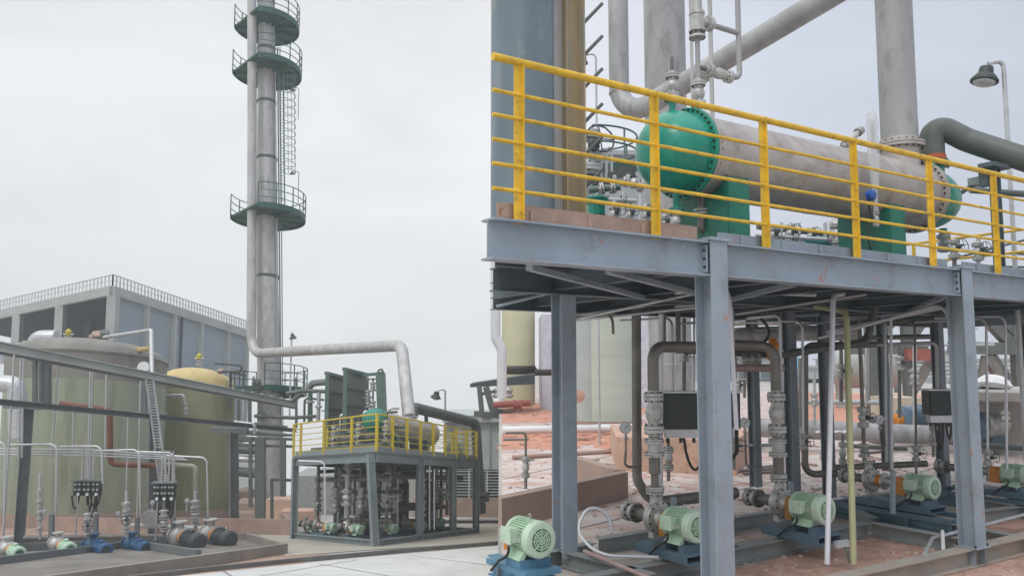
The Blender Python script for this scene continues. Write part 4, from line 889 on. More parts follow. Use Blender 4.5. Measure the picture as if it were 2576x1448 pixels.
# concrete pad structure right
t = T('concrete_stand', Pz(2560, 1140, GR), 'pale concrete mushroom-shaped pedestal with a wide slab top at the right edge', 'pedestal')
p = Pz(2570, 1142, GR); zt = P(2500, 978, p.y).z
MB().lathe((p.x+.4, p.y+.5, GR), Z, [(0, .95), (zt-.35-GR, .95)], 40).build('column', CONC, t)
MB().lathe((p.x+.4, p.y+.5, zt-.35), Z, [(0, 1.1), (.1, 2.0), (.3, 2.05), (.35, 2.0)], 48).build('slab', CONC, t)
t = T('white_bag', P(2500, 968, p.y), 'crumpled white bag lying on the concrete pedestal slab', 'bag')
mb = MB(); q_ = P(2497, 966, p.y); q_.z = zt; mb.lathe(q_, (.2, .1, 1), [(0, .3), (.1, .42), (.22, .34), (.32, .22), (.36, .03)], 9); mb.lathe(q_+V((-.4, .1, 0)), (-.2, .3, 1), [(0, .2), (.1, .3), (.16, .2), (.2, .03)], 7); mb.build('bag', SNOWY, t, sharp=15)
# white bullet tank on legs
t = T('bullet_tank', P(2140, 1000, 40), 'pale grey horizontal bullet tank on legs seen behind the olive conduit', 'tank')
c = P(2158, 918, 40); MB().lathe(c-V((1.6, 0, 0)), (1, 0, 0), [(0, .05), (.2, .7), (.6, 1.05), (1.0, 1.12), (3.2, 1.12), (3.6, .9), (3.8, .05)], 36).build('shell', LTGREY, t)
for dx in (-.9, 1.3): MB().box(c.x+dx-.15, c.x+dx+.15, c.y-.3, c.y+.3, GR, c.z-.95).build('leg', CONC, t)
t = T('blue_drum', P(2000, 960, 33), 'pale blue upright drum between the rear posts in the background', 'drum')
c = P(1999, 965, 33); MB().lathe(c, Z, [(0, .19), (.02, .2), (1.2, .2), (1.22, .19)], 20).build('body', CYAN, t)
MB().tube([V((c.x, c.y, GR)), c], .05, 8).build('stand', PIPED, t)
# buried boxes and machines
slab('cream_block', 2245, 2330, 1000, 24, 1.5, GR, mat('cream_block_concrete', (.55, .46, .36), .8, 0, .15, 1), 'cream concrete block in the background left of the small black box', 'block')
def barrel(px, py, d, r, L, m, lab, ax=(1, .2, 0), nm='pump_motor'):
    c = P(px, py, d); t = T(nm, c-Z*r, lab, 'motor'); MB().lathe(c-V(ax)*L/2, ax, [(0, r*.3), (.03, r*.8), (.06, r), (L*.6, r), (L*.62, r*1.1), (L*.8, r*1.1), (L*.85, r*.6), (L, r*.5)], 20).build('body', m, t)
    MB().box(c.x-L*.3, c.x+L*.3, c.y-r*.7, c.y+r*.7, c.z-r*1.35, c.z-r*.7).build('foot', BLUEG, t); return t
barrel(2305, 1052, 22, .34, .9, mat('slate_blue_paint', (.12, .19, .27), .5), 'slate-blue motor lying behind the fat ground pipe in the middle background')
barrel(2262, 1058, 22, .2, .4, ORANGE, 'orange coupling cover beside the slate-blue motor behind the ground pipe', nm='coupling_cover')
barrel(2455, 1065, 20, .26, .7, mat('slate_blue_paint', (.12, .19, .27), .5), 'slate-blue pump just right of the right front post behind the ground pipe', nm='pump')
barrel(2500, 1070, 20, .3, .6, CAST, 'grey cast valve body right of the right front post behind the ground pipe', nm='valve')
slab('dark_bin', 2214, 2246, 1050, 22, .8, GR, PIPED, 'dark square bin behind the ground pipe near the far right rear post', 'bin')
for i, (x0, x1, py, d) in enumerate(((1990, 2120, 925, 90), (2120, 2260, 905, 110), (2250, 2390, 885, 100), (2390, 2560, 930, 85), (2540, 2760, 905, 120), (1750, 1990, 900, 95))):
    t = slab('plant_building', x0, x1, py, d, 10, GR, (LTGREY, mat('blue_grey_far_wall', (.36, .39, .42), .7, 0, .1, .2))[i % 2], 'pale grey distant plant building, '+('left of the olive conduit', 'behind the bullet tank', 'behind the truss legs', 'right of the right front post under the truss', 'cut by the right picture edge', 'left of the middle rear posts')[i], 'building', PANELT)  # walls alternate light grey and plain blue-grey
    a = P(x0, py, d-.05); b = P(x1, py, d-.05)
    n = 6
    for k in range(n):
        x = lerp(a.x, b.x, (k+.5)/n); MB().box(x-.8, x+.8, d-.06, d-.01, a.z-2.6, a.z-1.2).build('window', STEELF, t)
# far pipe rack band
t = T('far_pipe_rack', P(2480, 960, 60), 'distant pipe rack of thin pipes and posts below the truss at the right', 'rack')
for k in range(4): MB().tube([P(2240, 918+k*10, 60), P(2700, 915+k*10, 60)], .09, 8).build('rack_pipe', GALV if k % 2 else LTGREY, t)
for k in range(9):
    p = P(2250+k*50, 910, 60.3); MB().bar(V((p.x, p.y, GR)), p, .2, .2, up=(0, 1, 0)).build('leg', PIPED, t)
# canopy and red pipe at the seam (stand on the near site)
t = T('dark_hopper', P(1245, 1000, 36), 'dark steel hopper platform with legs and a red pipe at the middle of the picture', 'hopper')
D = 36
def hb(x0, y0, x1, y1, w, m=PIPED, nm='beam', dy=0): MB().bar(P(x0, y0, D+dy), P(x1, y1, D+dy), w, w*1.0, up=(0, 1, 0)).build(nm, m, t)
a = [P(1182, 965, D), P(1345, 940, D)]
MB().hexa([a[0]-Z*.15, a[1]-Z*.45, a[1]+V((0, 3, -.45)), a[0]+V((0, 3, -.15))], [a[0], a[1], a[1]+V((0, 3, 0)), a[0]+V((0, 3, 0))]).build('canopy', mat('dark_slate_metal', (.05, .065, .075), .6, 0, .15, 1), t)
hb(1205, 968, 1212, 1040, .22, nm='leg'); hb(1222, 972, 1240, 1035, .28, nm='leg'); hb(1240, 1032, 1300, 1050, .3); hb(1192, 1040, 1262, 1045, .25)
hb(1212, 990, 1262, 980, .14)
MB().tube([P(1240, 1018, D-.5), P(1335, 1012, D-.5)], .14, 12).build('red_pipe', REDF, t)
MB().lathe(P(1290, 1018, D-.5), (1, 0, 0), [(0, .24), (.08, .24), (.1, .16), (.3, .16), (.32, .24), (.4, .24)], 18).build('red_flange', REDF, t)
for px in (1255, 1275): MB().lathe(P(px, 1000, D), Z, [(0, .25), (.1, .3), (.2, .2), (.35, .28), (.5, .1)], 12).build('fitting', CAST, t)
MB().hexa([P(1212, 1060, D), P(1236, 1060, D), P(1236, 1060, D+.5), P(1212, 1060, D+.5)], [P(1212, 1040, D), P(1236, 1040, D), P(1236, 1040, D+.5), P(1212, 1040, D+.5)]).build('plinth', CONC, t)
run('white_duct', [P(1246, 400, 33), P(1246, 848, 33), P(1262, 880, 33), P(1262, 1000, 33)], .20, mat('pale_duct', (.62, .64, .66), .5, 0, .05, 1), 'pale tall duct with an offset bend at the middle of the picture', .3, n=20)

# more site piping seen through the near platform's legs
random.seed(5)
K_ = 0
for (px, y0, y1, d, r, m, lab) in (
  (1846, 830, 1010, 14, .03, GALV, 'pale thin standpipe immediately right of the foreground H-post'), (1858, 860, 1060, 15, .025, GALV, 'second pale thin standpipe right of the foreground H-post'),
  (1872, 840, 1000, 16, .03, PIPEB, 'brown thin standpipe left of the second riser'), (1950, 905, 1105, 13.5, .025, GALV, 'pale thin standpipe between the second riser and the middle rear post'),
  (1960, 820, 1200, 15, .05, STEELM, 'grey round upright just left of the middle rear post'), (2012, 900, 1075, 18, .04, PIPEB, 'brown upright pipe inside the square-bent pipe loop'),
  (2048, 930, 1075, 19, .035, GALV, 'pale upright pipe in front of the bullet tank'), (2115, 820, 1010, 16, .035, PIPEB, 'brown standpipe behind the white and olive conduits'),
  (2180, 830, 1010, 17, .04, GALV, 'pale standpipe right of the slim valve riser'), (2262, 870, 1050, 19, .04, PIPED, 'dark upright pipe left of the small black box'),
  (2300, 860, 1070, 21, .05, GALV, 'pale upright pipe behind the diagonal truss brace'), (2450, 950, 1085, 22, .05, PIPEB, 'brown upright pipe right of the right front post'),
  (2530, 1010, 1090, 19, .04, GALV, 'short pale upright beside the concrete pedestal'), (1720, 800, 985, 13, .03, PIPEB, 'brown hanger pipe above the big black junction box'),
  (1745, 800, 985, 13, .02, GALV, 'thin pale hanger pipe above the big black junction box')):
    t = run('standpipe', [P(px, y1, d), P(px, y0, d)], r, m, lab)
    if r > .024 and K_ % 3 != 2: c = P(px, lerp(y0, y1, random.uniform(.3, .7)), d); valve(t, c, c+Z*r*6, r*1.5, nb=6, wheel=(.5, -1, .2) if K_ % 2 else None)
    K_ += 1
for (x0, y0, x1, y1, d, r, m, lab) in (
  (1800, 812, 2200, 806, 17, .07, PIPE, 'upper level grey pipe slung behind the middle rear posts'), (1960, 852, 2360, 846, 16, .05, PIPEB, 'brown level pipe under the deck left of the small black box'),
  (1840, 955, 1960, 953, 15, .02, GALV, 'short thin level tube left of the middle rear post'), (2030, 1010, 2240, 1012, 21, .06, LTGREY, 'pale level pipe above the fat ground pipe'),
  (2130, 868, 2500, 866, 20, .035, GALV, 'long thin level pipe in front of the truss rack'), (2430, 1022, 2600, 1030, 24, .09, PIPEB, 'brown level pipe behind the concrete pedestal'),
  (2130, 1120, 2280, 1128, 18, .05, PIPED, 'dark pipe lying on the ground below the cloth'), (1830, 1120, 1975, 1118, 14, .03, GALV, 'thin pale level tube behind the second riser valves'),
  (2440, 1118, 2600, 1128, 17, .06, PIPED, 'dark pipe lying on the ground near the concrete pedestal'), (2100, 1175, 2330, 1165, 13, .05, PIPEB, 'rusty level header just behind the blue-framed pumps'),
  (1440, 792, 1620, 770, 12, .02, GALV, 'thin pale tube slung under the deck right of the rear left post'), (1265, 1105, 1330, 1104, 13, .02, PIPEB, 'thin rusty level tube at the far left of the near site')):
    run('level_pipe', [P(x0, y0, d), P(x1, y1, d)], r, m, lab)
mb = MB()
for i in range(900):
    p = Pz(random.uniform(1500, 2700), random.uniform(1330, 1560), GR); r = random.choice((.006, .01, .014, .02, .03))
    mb.lathe(p, (random.uniform(-.3, .3), random.uniform(-.3, .3), 1), [(0, r), (r*.6, r*.85), (r*1.0, r*.3), (r*1.02, 0)], 6)
for i in range(500):
    p = Pz(random.uniform(1275, 2560), random.uniform(1120, 1300), GR); r = random.choice((.012, .02, .03, .045))
    mb.lathe(p, (random.uniform(-.3, .3), random.uniform(-.3, .3), 1), [(0, r), (r*.5, r*.85), (r*.8, r*.3), (r*.82, 0)], 6)
tag(mb.build('gravel', mat('gravel_stone', (.42, .33, .28), .9, 0, .4, 6), sharp=10), 'loose stones and clods scattered over the dirt beneath the near platform', 'gravel', kind='stuff')

for i, (x0, y0, x1, y1, x2, y2, d, m, lab) in enumerate((
  (1700, 770, 1842, 760, 1846, 1120, 9.6, GALV, 'thin conduit dropping just right of the foreground H-post behind the white one'), (1880, 800, 1962, 792, 1964, 1215, 10.4, CONDW, 'thin pale conduit dropping beside the second riser on its right'),
  (1860, 812, 2018, 806, 2020, 1160, 11.2, GALV, 'thin conduit dropping inside the square-bent pipe loop'), (2080, 800, 2226, 792, 2229, 1160, 12.6, GALV, 'thin conduit dropping against the far right rear post'),
  (2090, 820, 2300, 806, 2304, 1150, 12.2, PIPEB, 'brown thin conduit dropping left of the small black box'), (2300, 810, 2480, 800, 2484, 1190, 11.5, GALV, 'thin conduit dropping right of the right front post'),
  (2350, 800, 2528, 795, 2532, 1180, 12.0, CONDW, 'pale conduit dropping near the right picture edge'), (1420, 800, 1540, 790, 1542, 840, 10.5, PIPEB, 'short brown conduit stub under the deck right of the rear left post'),
  (1560, 806, 1690, 800, 1692, 985, 10.6, GALV, 'thin conduit dropping onto the left end of the big black box'))):
    run('thin_conduit', [P(x0, y0, d+.8), P(x1, y1, d), P(x2, y2, d)], .018, m, lab, .12)
for i, (px, py, d, lab) in enumerate(((1846, 1120, 9.6, 'small valve at the foot of the conduit right of the foreground post'), (2304, 1140, 12.2, 'small valve left of the small black box'), (2484, 1150, 11.5, 'small valve right of the right front post'), (2020, 1110, 11.2, 'small valve inside the square-bent pipe loop'), (1640, 930, 14, 'small valve between the two left pipe risers'))):
    t = T('conduit_valve', P(px, py, d), lab, 'valve'); valve(t, P(px, py+14, d), P(px, py-14, d), .035, wheel=(.5, -1, .1)); MB().tube([P(px, py+12, d), P(px, py+60, d)], .02, 8).build('pipe', PIPEB, t)
mb = MB()
for i in range(60):
    a = Pz(random.uniform(1280, 2540), random.uniform(1030, 1180), GR)+Z*.03; th = random.uniform(0, 3.1); L = random.uniform(.15, .7); mb.bar(a, a+V((math.cos(th)*L, math.sin(th)*L, random.uniform(0, .05))), random.uniform(.02, .09), .025)
tag(mb.build('scrap_litter', mat('weathered_scrap', (.30, .25, .20), .85, 0, .4, 4)), 'scattered scrap planks and offcuts lying on the concrete behind the pumps', 'scrap', kind='stuff')
# ============================================================ FALLING SITE ON THE LEFT
def Lv(p, up): return V((p.x, p.y, gz(p.y)+up))       # a point 'up' metres above the falling ground
def up_of(p): return p.z-gz(p.y)
# --- process column (tall stack) with side pipe, ring platforms, caged ladder
D = 55
def PS(px, py, dd=0): return P(px, py, D+dd)
t = T('process_column', PS(672, 1312), 'very tall slim grey steel column ringed by green platforms', 'column')
pts = [(677, 1312, 62), (677, 1000, 56), (672, 700, 54), (671, 400, 49), (670, 100, 43), (669, -120, 40)]
MB().tube([PS(x, y) for x, y, w_ in pts], [rad(w_, D) for x, y, w_ in pts], 40).build('barrel', PIPE, t)
mb = MB()
def cx_(py): return 669+8*max(0, min(1, (py-0)/1300))
def wd_(py):
    for (x0, y0, w0), (x1, y1, w1) in zip(pts, pts[1:]):
        if y1 <= py <= y0: return lerp(w0, w1, (y0-py)/(y0-y1))
    return 42
for py in (262, 403, 700, 548, 128, 8):
    r = rad(wd_(py), D); mb.lathe(PS(cx_(py), py), Z, [(0, r+.005), (.03, r+.05), (.16, r+.05), (.19, r+.005)], 36, shear=SL)
mb.build('ring_seam', GREENL if False else PIPED, t)
# side pipe
t = T('side_pipe', PS(631, 880), 'long light grey pipe hugging the tall column then crossing right on to the yellow-railed platform', 'pipe')
MB().tube([PS(633, -150, -1.2), PS(634, 300, -1.2), PS(632, 889, -1.2), P(1010, 868, 41), P(1029, 1050, 37.5)], [.26, .24]+[.26]*0 if False else .305, 24, bend=1.3, k=10).build('pipe', PIPE, t)
mb = MB()
for a, b in (((634, 330, D-1.2), (633, 345, D-1.2)), ((632, 745, D-1.2), (632, 760, D-1.2)), ((632, 755, D-1.2), (632, 765, D-1.2))): mb.tube([P(*a), P(*a)-Z*.12], .285, 24)
mb.build('weld_ring', PIPEB, t)
fb = P(1029, 1052, 37.5); mb = MB(); mb.lathe(fb-Z*.02, Z, [(0, .38), (.05, .38), (.06, .3), (.08, .3), (.09, .38), (.14, .38)], 28); mb.build('flange', CAST, t)
# ring platforms
def ringp(py, halfw, rin, lab, cut=True, rail=True, a0=-88, a1=184, rh=1.55):
    c = PS(cx_(py)+1, py); r = halfw*D/FP
    t = T('ring_platform', c, lab, 'platform', 'green ring platforms on the tall column')
    def pt(a, rr, up=0): x, y = math.cos(a)*rr, math.sin(a)*rr; return V((c.x+x, c.y+y, c.z-SL*y+up))
    mb = MB(); n = 48; vs = []
    for i in range(n):
        a = 2*math.pi*i/n; dg = math.degrees(a) % 360; ro = r
        if cut and 182 < dg < 270: ro = max(rin*1.12, r*.7071/max(.05, math.cos(a-math.radians(225)))) if abs(dg-225) < 80 else r; ro = min(ro, r)
        for rr, up in ((rin, 0), (ro, 0), (ro, .12), (rin, .12)): vs.append(pt(a, rr, up))
    mb.add(vs, [(4*i+k, 4*i+(k+1) % 4, 4*((i+1) % n)+(k+1) % 4, 4*((i+1) % n)+k) for i in range(n) for k in range(4)])
    mb.build('deck', GREEND, t)
    sk = MB(); aa = [math.radians(a0+(a1-a0)*i/30) for i in range(31)]
    vs = []
    for a in aa:
        for rr, up in ((r-.02, -.18), (r+.02, -.18), (r+.02, .2), (r-.02, .2)): vs.append(pt(a, rr, up))
    sk.add(vs, [(4*i+k, 4*i+(k+1) % 4, 4*(i+1)+(k+1) % 4, 4*(i+1)+k) for i in range(30) for k in range(4)]); sk.build('rim', GREEND, t)
    for k in range(8):
        a = math.radians(a0+20+k*(a1-a0-30)/7); MB().bar(pt(a, rin, -.1), pt(a, r-.05, -.1), .08, .16).build('bracket', GREEND, t)
    if rail:
        A_ = [math.radians(a0+(a1-a0)*i/40) for i in range(41)]
        for h in (rh, rh*.68, rh*.36): MB().tube([pt(a, r, h) for a in A_], .032, 6).build('rail', GREENL if h < rh else GREEND, t)
        for i in range(0, 41, 4): MB().tube([pt(A_[i], r, 0), pt(A_[i], r, rh)], .038, 6).build('railing_post', GREEND, t)
    return t, pt, r
ringp(546, 93, .74, 'lowest complete green ring platform on the tall column, about mid height of the picture')
ringp(182, 87, .66, 'second green ring platform from the top of the picture on the tall column')
t8, pt8, _ = ringp(68, 82, .60, 'topmost visible green ring platform on the tall column')
t9, pt9, _ = ringp(-42, 60, .58, 'cropped green ring platform at the very top edge of the picture', rail=False)
ringp(985, 92, .82, 'green ring platform near the foot of the tall column beside the yellow-railed platform', cut=False, a0=-80, a1=150, rh=1.6)
# caged ladder
t = T('caged_ladder', PS(722, 510), 'green caged ladder hanging beside the tall column between two ring platforms', 'ladder')
for px in (705, 714): MB().tube([PS(px-2, 180, -.5), PS(px+2, 520, -.5)], .045, 6).build('stile', GREENL, t)
mb = MB()
for k in range(46): mb.tube([PS(704, 190+k*7, -.5), PS(713, 190+k*7, -.5)], .02, 5)
mb.build('rungs', GREENL, t)
for k in range(14):
    py = 185+k*19; p = PS(728, py, -.8)
    MB().tube([V((p.x+.42*math.cos(a*.31416), p.y+.42*math.sin(a*.31416), p.z-SL*.42*math.sin(a*.31416)*1.6)) for a in range(21)], .022, 5, caps=False).build('hoop', GREENL, t)
for dx in (715, 724, 733, 741): MB().tube([PS(dx-1, 185, -.9), PS(dx+1, 435, -.9)], .02, 5).build('cage_strip', GREENL, t)
for i, (x0, x1, r) in enumerate(((702, 712, .05), (708, 716, .035), (696, 703, .04))):
    run('column_conduit', [PS(x0-4, 120, -.3+i*.1), PS(x0, 560, -.3), PS(x1-4, 1180, -.3)], r, GREENL if i < 2 else GALV, ('thickest', 'middle', 'thinnest')[i]+' vertical conduit running down the right side of the tall column')
for py in (436, 226): 
    lm = PS(735, py, -1); t = T('platform_lamp', lm, 'small lamp fixed to the '+('lower' if py > 300 else 'upper')+' ring platform of the tall column', 'lamp', 'lamps on the ring platforms')
    MB().tube([lm+V((.45, 0, -2.1)), lm+V((.45, 0, .15)), lm+V((.1, 0, .12))], .025, 6, bend=.2).build('arm', GREENL, t); MB().lathe(lm+Z*.15, -Z, [(0, .06), (.1, .1), (.2, .2), (.22, .1)], 12).build('lamp_shade', PIPED, t)
# --- big concrete-framed building
t = T('plant_building', P(285, 1280, 90), 'large flat-roofed process building with open dark bays at left and blue-grey panels at right', 'building')
Bc = P(283, 719, 75); BL = P(-120, 807, 90.8); BR = P(624, 831, 95.9)
def col(p, top, bot, w, m=PANELT, nm='column'): MB().hexa([V((p.x-w/2, p.y-w/2, bot)), V((p.x+w/2, p.y-w/2, bot)), V((p.x+w/2, p.y+w/2, bot)), V((p.x-w/2, p.y+w/2, bot))], [V((p.x-w/2, p.y-w/2, top)), V((p.x+w/2, p.y-w/2, top)), V((p.x+w/2, p.y+w/2, top)), V((p.x-w/2, p.y+w/2, top))]).build(nm, m, t)
def nrm(A, B):
    n = V((B.y-A.y, -(B.x-A.x), 0)).normalized()
    return -n if n.y > 0 else n
def face(A, B, ta, tb_, hh0, hh1, th, m, nm, off=0):
    a, b = lerp(A, B, ta), lerp(A, B, tb_); n = nrm(A, B); n1 = n*off; n2 = n*(off-th)
    MB().hexa([a+n1-Z*hh1, b+n1-Z*hh1, b+n2-Z*hh1, a+n2-Z*hh1], [a+n1-Z*hh0, b+n1-Z*hh0, b+n2-Z*hh0, a+n2-Z*hh0]).build(nm, m, t)
H_ = 22
face(Bc, BL, 0, 1, 0, .88, .5, PANELT, 'fascia', .3); face(Bc, BR, 0, 1, 0, .88, .5, PANELT, 'fascia', .3)
face(Bc, BR, .004, 1, .88, H_, .4, PANEL, 'side_wall', -.12)
inn = mat('interior_painted_shade', (.03, .036, .04), .9, 0, .15, .3)  # shade inside the open bays put into the wall and roof colour
dep = (BR-Bc)*.45
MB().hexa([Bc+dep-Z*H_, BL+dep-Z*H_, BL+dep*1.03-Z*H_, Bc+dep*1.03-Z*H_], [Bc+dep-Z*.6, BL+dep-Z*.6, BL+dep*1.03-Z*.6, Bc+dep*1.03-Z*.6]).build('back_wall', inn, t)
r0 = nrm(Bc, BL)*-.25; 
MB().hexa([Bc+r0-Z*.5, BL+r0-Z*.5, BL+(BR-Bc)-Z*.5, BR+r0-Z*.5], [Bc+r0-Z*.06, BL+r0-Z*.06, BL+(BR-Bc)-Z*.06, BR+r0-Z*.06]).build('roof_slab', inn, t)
def onface(A, B, px): return lerp(A, B, min((abs((lerp(A, B, q_/400).x/lerp(A, B, q_/400).y)*C**-1*C-(px-1287.5)/FP), q_/400) for q_ in range(401))[1])
for px in (152, 45):
    p = onface(Bc, BL, px); col(p, p.z-.87, p.z-H_, .8)
    p2 = p+dep*.5+V((3.5, 0, 0)); col(p2, p2.z-.6, p2.z-H_, .6, mat('column_painted_shade', (.10, .105, .11), .8), 'inner_column')  # inner columns get a darker colour that paints in the bay's shade
col(Bc+V((.0, .28, 0)), Bc.z-.87, Bc.z-H_, .85)
for px in (366, 437, 505, 572, 622):
    p = onface(Bc, BR, px); col(p+V((0, .05, 0)), p.z-.86, p.z-H_, .5)
def roofrail(A, B, n, h=1.05):
    pr_ = MB(); d = (B-A)
    for i in range(n+1): 
        q_ = lerp(A, B, i/n); MB_ = pr_; MB_.bar(q_, q_+Z*h*.95, .15, .05, up=(0, 1, 0))
    o = pr_.build('roof_railing_posts', mat('pale_rail_paint', (.55, .57, .57), .6), t); o['kind'] = 'stuff'
    MB().tube([A+Z*h, B+Z*h], .05, 6).build('roof_rail', PANELT, t); MB().tube([A+Z*h*.5, B+Z*h*.5], .025, 6).build('roof_rail', PANELT, t)
roofrail(Bc+V((0, -.0, .02)), BL+V((0, -.0, .02)), 50); roofrail(Bc+V((0, -.0, .02)), BR+V((0, -.0, .02)), 46)
# --- tanks
def ltank(px0, px1, pyrim, dfront, m, lab, dome, md, basew=.5, bh=.7, rimm=None):
    r = (px1-px0)/2*dfront*1.0/FP; r = r*(1+r/dfront); d = dfront+r
    c = P((px0+px1)/2, 1000, d); top = P((px0+px1)/2, pyrim, d).z; g = gz(d)
    t = T('storage_tank', (c.x, c.y, g), lab, 'tank')
    b = MB(); b.lathe((c.x, c.y, g+bh), Z, [(0, r), (top-g-bh-1.6, r)], 64, shear=SL); b.build('shell', m, t)
    b = MB(); b.lathe((c.x, c.y, top-1.6), Z, [(0, r), (1.45, r)], 64, shear=SL); b.build('upper_course', rimm or m, t)
    b = MB(); b.lathe((c.x, c.y, top-.15), Z, [(0, r+.05), (.1, r+.08), (.22, r+.02)]+[(.22+dome*math.sin(k/10*1.5708), (r)*math.cos(k/10*1.5708)) for k in range(1, 11)], 64, shear=SL); b.build('domed_roof', md, t)
    b = MB(); b.lathe((c.x, c.y, g-.1), Z, [(0, r+basew), (bh+.1, r+basew)], 48, shear=SL); b.build('plinth', CONCB, t)
    return t, c, r, top
tk, tc_, tr, tt_ = ltank(38, 402, 905, 44, FRP, 'wide grey-green fibreglass tank with weathered grey top behind the pipe rack at left', 1.0, FRPT, rimm=FRPT)
tk2, tc2, tr2, tt2 = ltank(392, 586, 978, 53, FRPY, 'smaller yellow-green fibreglass tank with a cream dome left of the tall column', 1.35, FRPC)
def yv(px, py, d, lab, s=.85):
    p = P(px, py, d); t = T('top_valve', p, lab, 'valve', 'yellow actuated valves on the tanks')
    MB().lathe(p, Z, [(0, .28*s), (.07*s, .28*s), (.08*s, .12*s), (.3*s, .12*s), (.31*s, .24*s), (.38*s, .24*s)], 16).build('flange', CAST, t)
    MB().lathe(p+Z*.4*s, Z, [(0, .1*s), (.05*s, .2*s), (.32*s, .22*s), (.42*s, .12*s), (.5*s, .05*s)], 14).build('actuator', mat('bright_yellow_valve', (.52, .45, .04), .5), t)
    MB().tube([p+Z*.5*s-V((.35*s, 0, 0)), p+Z*.5*s+V((.35*s, 0, 0))], .05*s, 6).build('bar', CAST, t)
yv(171, 858, 49, 'yellow actuated valve on top of the wide grey-green tank'); yv(500, 917, 56, 'yellow actuated valve on top of the cream dome', .9)
run('vent_duct', [P(88, 885, 47), P(88, 848, 47), P(142, 848, 47)], .42, GALV, 'shiny silver elbow duct at the top left of the wide tank', .75, n=20, cat='duct')
run('silver_duct', [P(-60, 960, 40), P(42, 966, 40), P(46, 1100, 40)], .42, GALV, 'shiny silver duct entering from the left edge below the pipe rack', .4, n=20, cat='duct')
run('silver_duct', [P(-10, 870, 38), P(2, 868, 38), P(4, 915, 38)], .15, GALV, 'short silver pipe stub at the left edge above the pipe rack', .1, cat='duct')
run('tank_top_pipe', [P(262, 848, 47), P(380, 830, 45), P(382, 960, 42)], .11, GALV, 'thin grey pipe crossing above the wide tank and dropping down its right side', .25)
t = T('manway', P(250, 862, 49), 'brownish nozzle cluster on top of the wide tank', 'manway')
for px, py, s_ in ((244, 860, 1), (262, 856, .8), (232, 866, .7)): MB().lathe(P(px, py, 48.5), (.3, -.5, 1), [(0, .3*s_), (.1, .3*s_), (.12, .16*s_), (.45, .16*s_), (.47, .34*s_), (.6, .34*s_)], 16).build('nozzle', (PIPEB, CONCB, PIPED)[int(s_*10) % 3], t)
t = T('manway', P(360, 890, 46), 'small flanged fitting at the right shoulder of the wide tank', 'manway')
MB().lathe(P(345, 880, 46.5), (.9, -.3, .1), [(0, .2), (.1, .2), (.12, .14), (.9, .14)], 14).build('nozzle', FRPC, t)
MB().lathe(P(365, 923, 43), (.2, -1, 0), [(0, .16), (.3, .16), (.32, .3), (.42, .3)], 14).build('side_flange', WHITEP, t)
for px, py in ((452, 950), (492, 953), (556, 938)):
    t = T('dome_fitting', P(px, py, 54), 'small dark fitting on the cream dome, '+{452: 'left one', 492: 'middle one', 556: 'right one'}[px], 'fitting', 'fittings on the cream dome'); MB().lathe(P(px, py, 53.8), (0, -.6, 1), [(0, .14), (.2, .14), (.22, .2), (.28, .2)], 10).build('nozzle', CONCB, t)
run('dome_pipe', [P(548, 935, 54), P(608, 932, 54), P(606, 918, 54), P(540, 912, 54)], .09, PIPED, 'dark pipe loop above the right side of the cream dome', .15)
run('dome_pipe', [P(578, 1040, 54.5), P(582, 935, 54.5), P(620, 945, 54.5)], .06, PIPED, 'dark thin pipe frame right of the cream dome', .1)
t = T('dome_railing', P(600, 990, 55), 'dark small ladder railing right of the cream dome', 'railing')
for px in (578, 590, 602, 614): MB().tube([P(px, 990, 54.4), P(px, 930, 54.4)], .04, 6).build('railing_post', PIPED, t)
for py in (932, 950, 968): MB().tube([P(576, py, 54.4), P(624, py+4, 54.4)], .03, 6).build('rail', PIPED, t)
# --- pipe rack
t = T('pipe_rack', P(60, 1387, 28), 'long sloping grey pipe rack on H-posts crossing in front of the tanks', 'rack')
RK = mat('rack_steel', (.15, .165, .17), .55, 0, .12, 1.2, .05); RKL = mat('rack_light_beam', (.47, .51, .49), .5, .1, .12, 1)
def rk(px): # depth of rack line at px
    return 27.0+ (px/600.)*13.5
def hbm(pa, pb, w, h, m, nm, dy=0): MB().ibeam(P(pa[0], pa[1], rk(pa[0])+dy), P(pb[0], pb[1], rk(pb[0])+dy), w, h, .03, .02).build(nm, m, t)
hbm((-90, 853), (742, 1016), .34, .28, RKL, 'upper_beam'); hbm((-90, 1002), (745, 1082), .25, .20, RK, 'lower_beam', .3)
hbm((-90, 868), (742, 1024), .2, .16, RK, 'upper_beam', 1.2)
mb = MB()
for k in range(34):
    x = -80+k*24.5; y = 853+(x+90)*163/832; d = rk(x); mb.bar(P(x, y-7, d-.1), P(x+6, y-9, d+1.1), .05, .06)
mb.build('tray_rungs', RKL, t)
for i, (px, pb, yt, yb, w_) in enumerate(((72, 44, 1022, 1420, .34), (386, 380, 1048, 1400, .36), (587, 588, 1085, 1345, .40))):
    d = rk(px); top = P(px, yt, d); bot = P(pb, yb, d); bot.z = max(bot.z, gz(d)+.005); bot.x = P(pb, yb, d).x
    MB().ibeam(bot, top, w_, w_, .02, .015, up=E1).build('post', RK, t)
    MB().bar(P(px-58, yt-5, d), P(px+36, yt-2, d), .3, .26).build('bracket_head', RK, t)
for px, yt, yb in ((88, 895, 1020), (120, 900, 1018), (105, 895, 1018), (385, 952, 1046), (362, 950, 1046)):
    d = rk(px); MB().bar(P(px, yt, d), P(px, yb, d), .13 if px in (88, 105) else .22, .13, up=(0, 1, 0)).build('hanger_post', RK, t)
t = T('cable_tray', P(395, 1210, 36), 'silvery ladder-type cable tray coming down from the rack to the right junction box', 'cable tray')
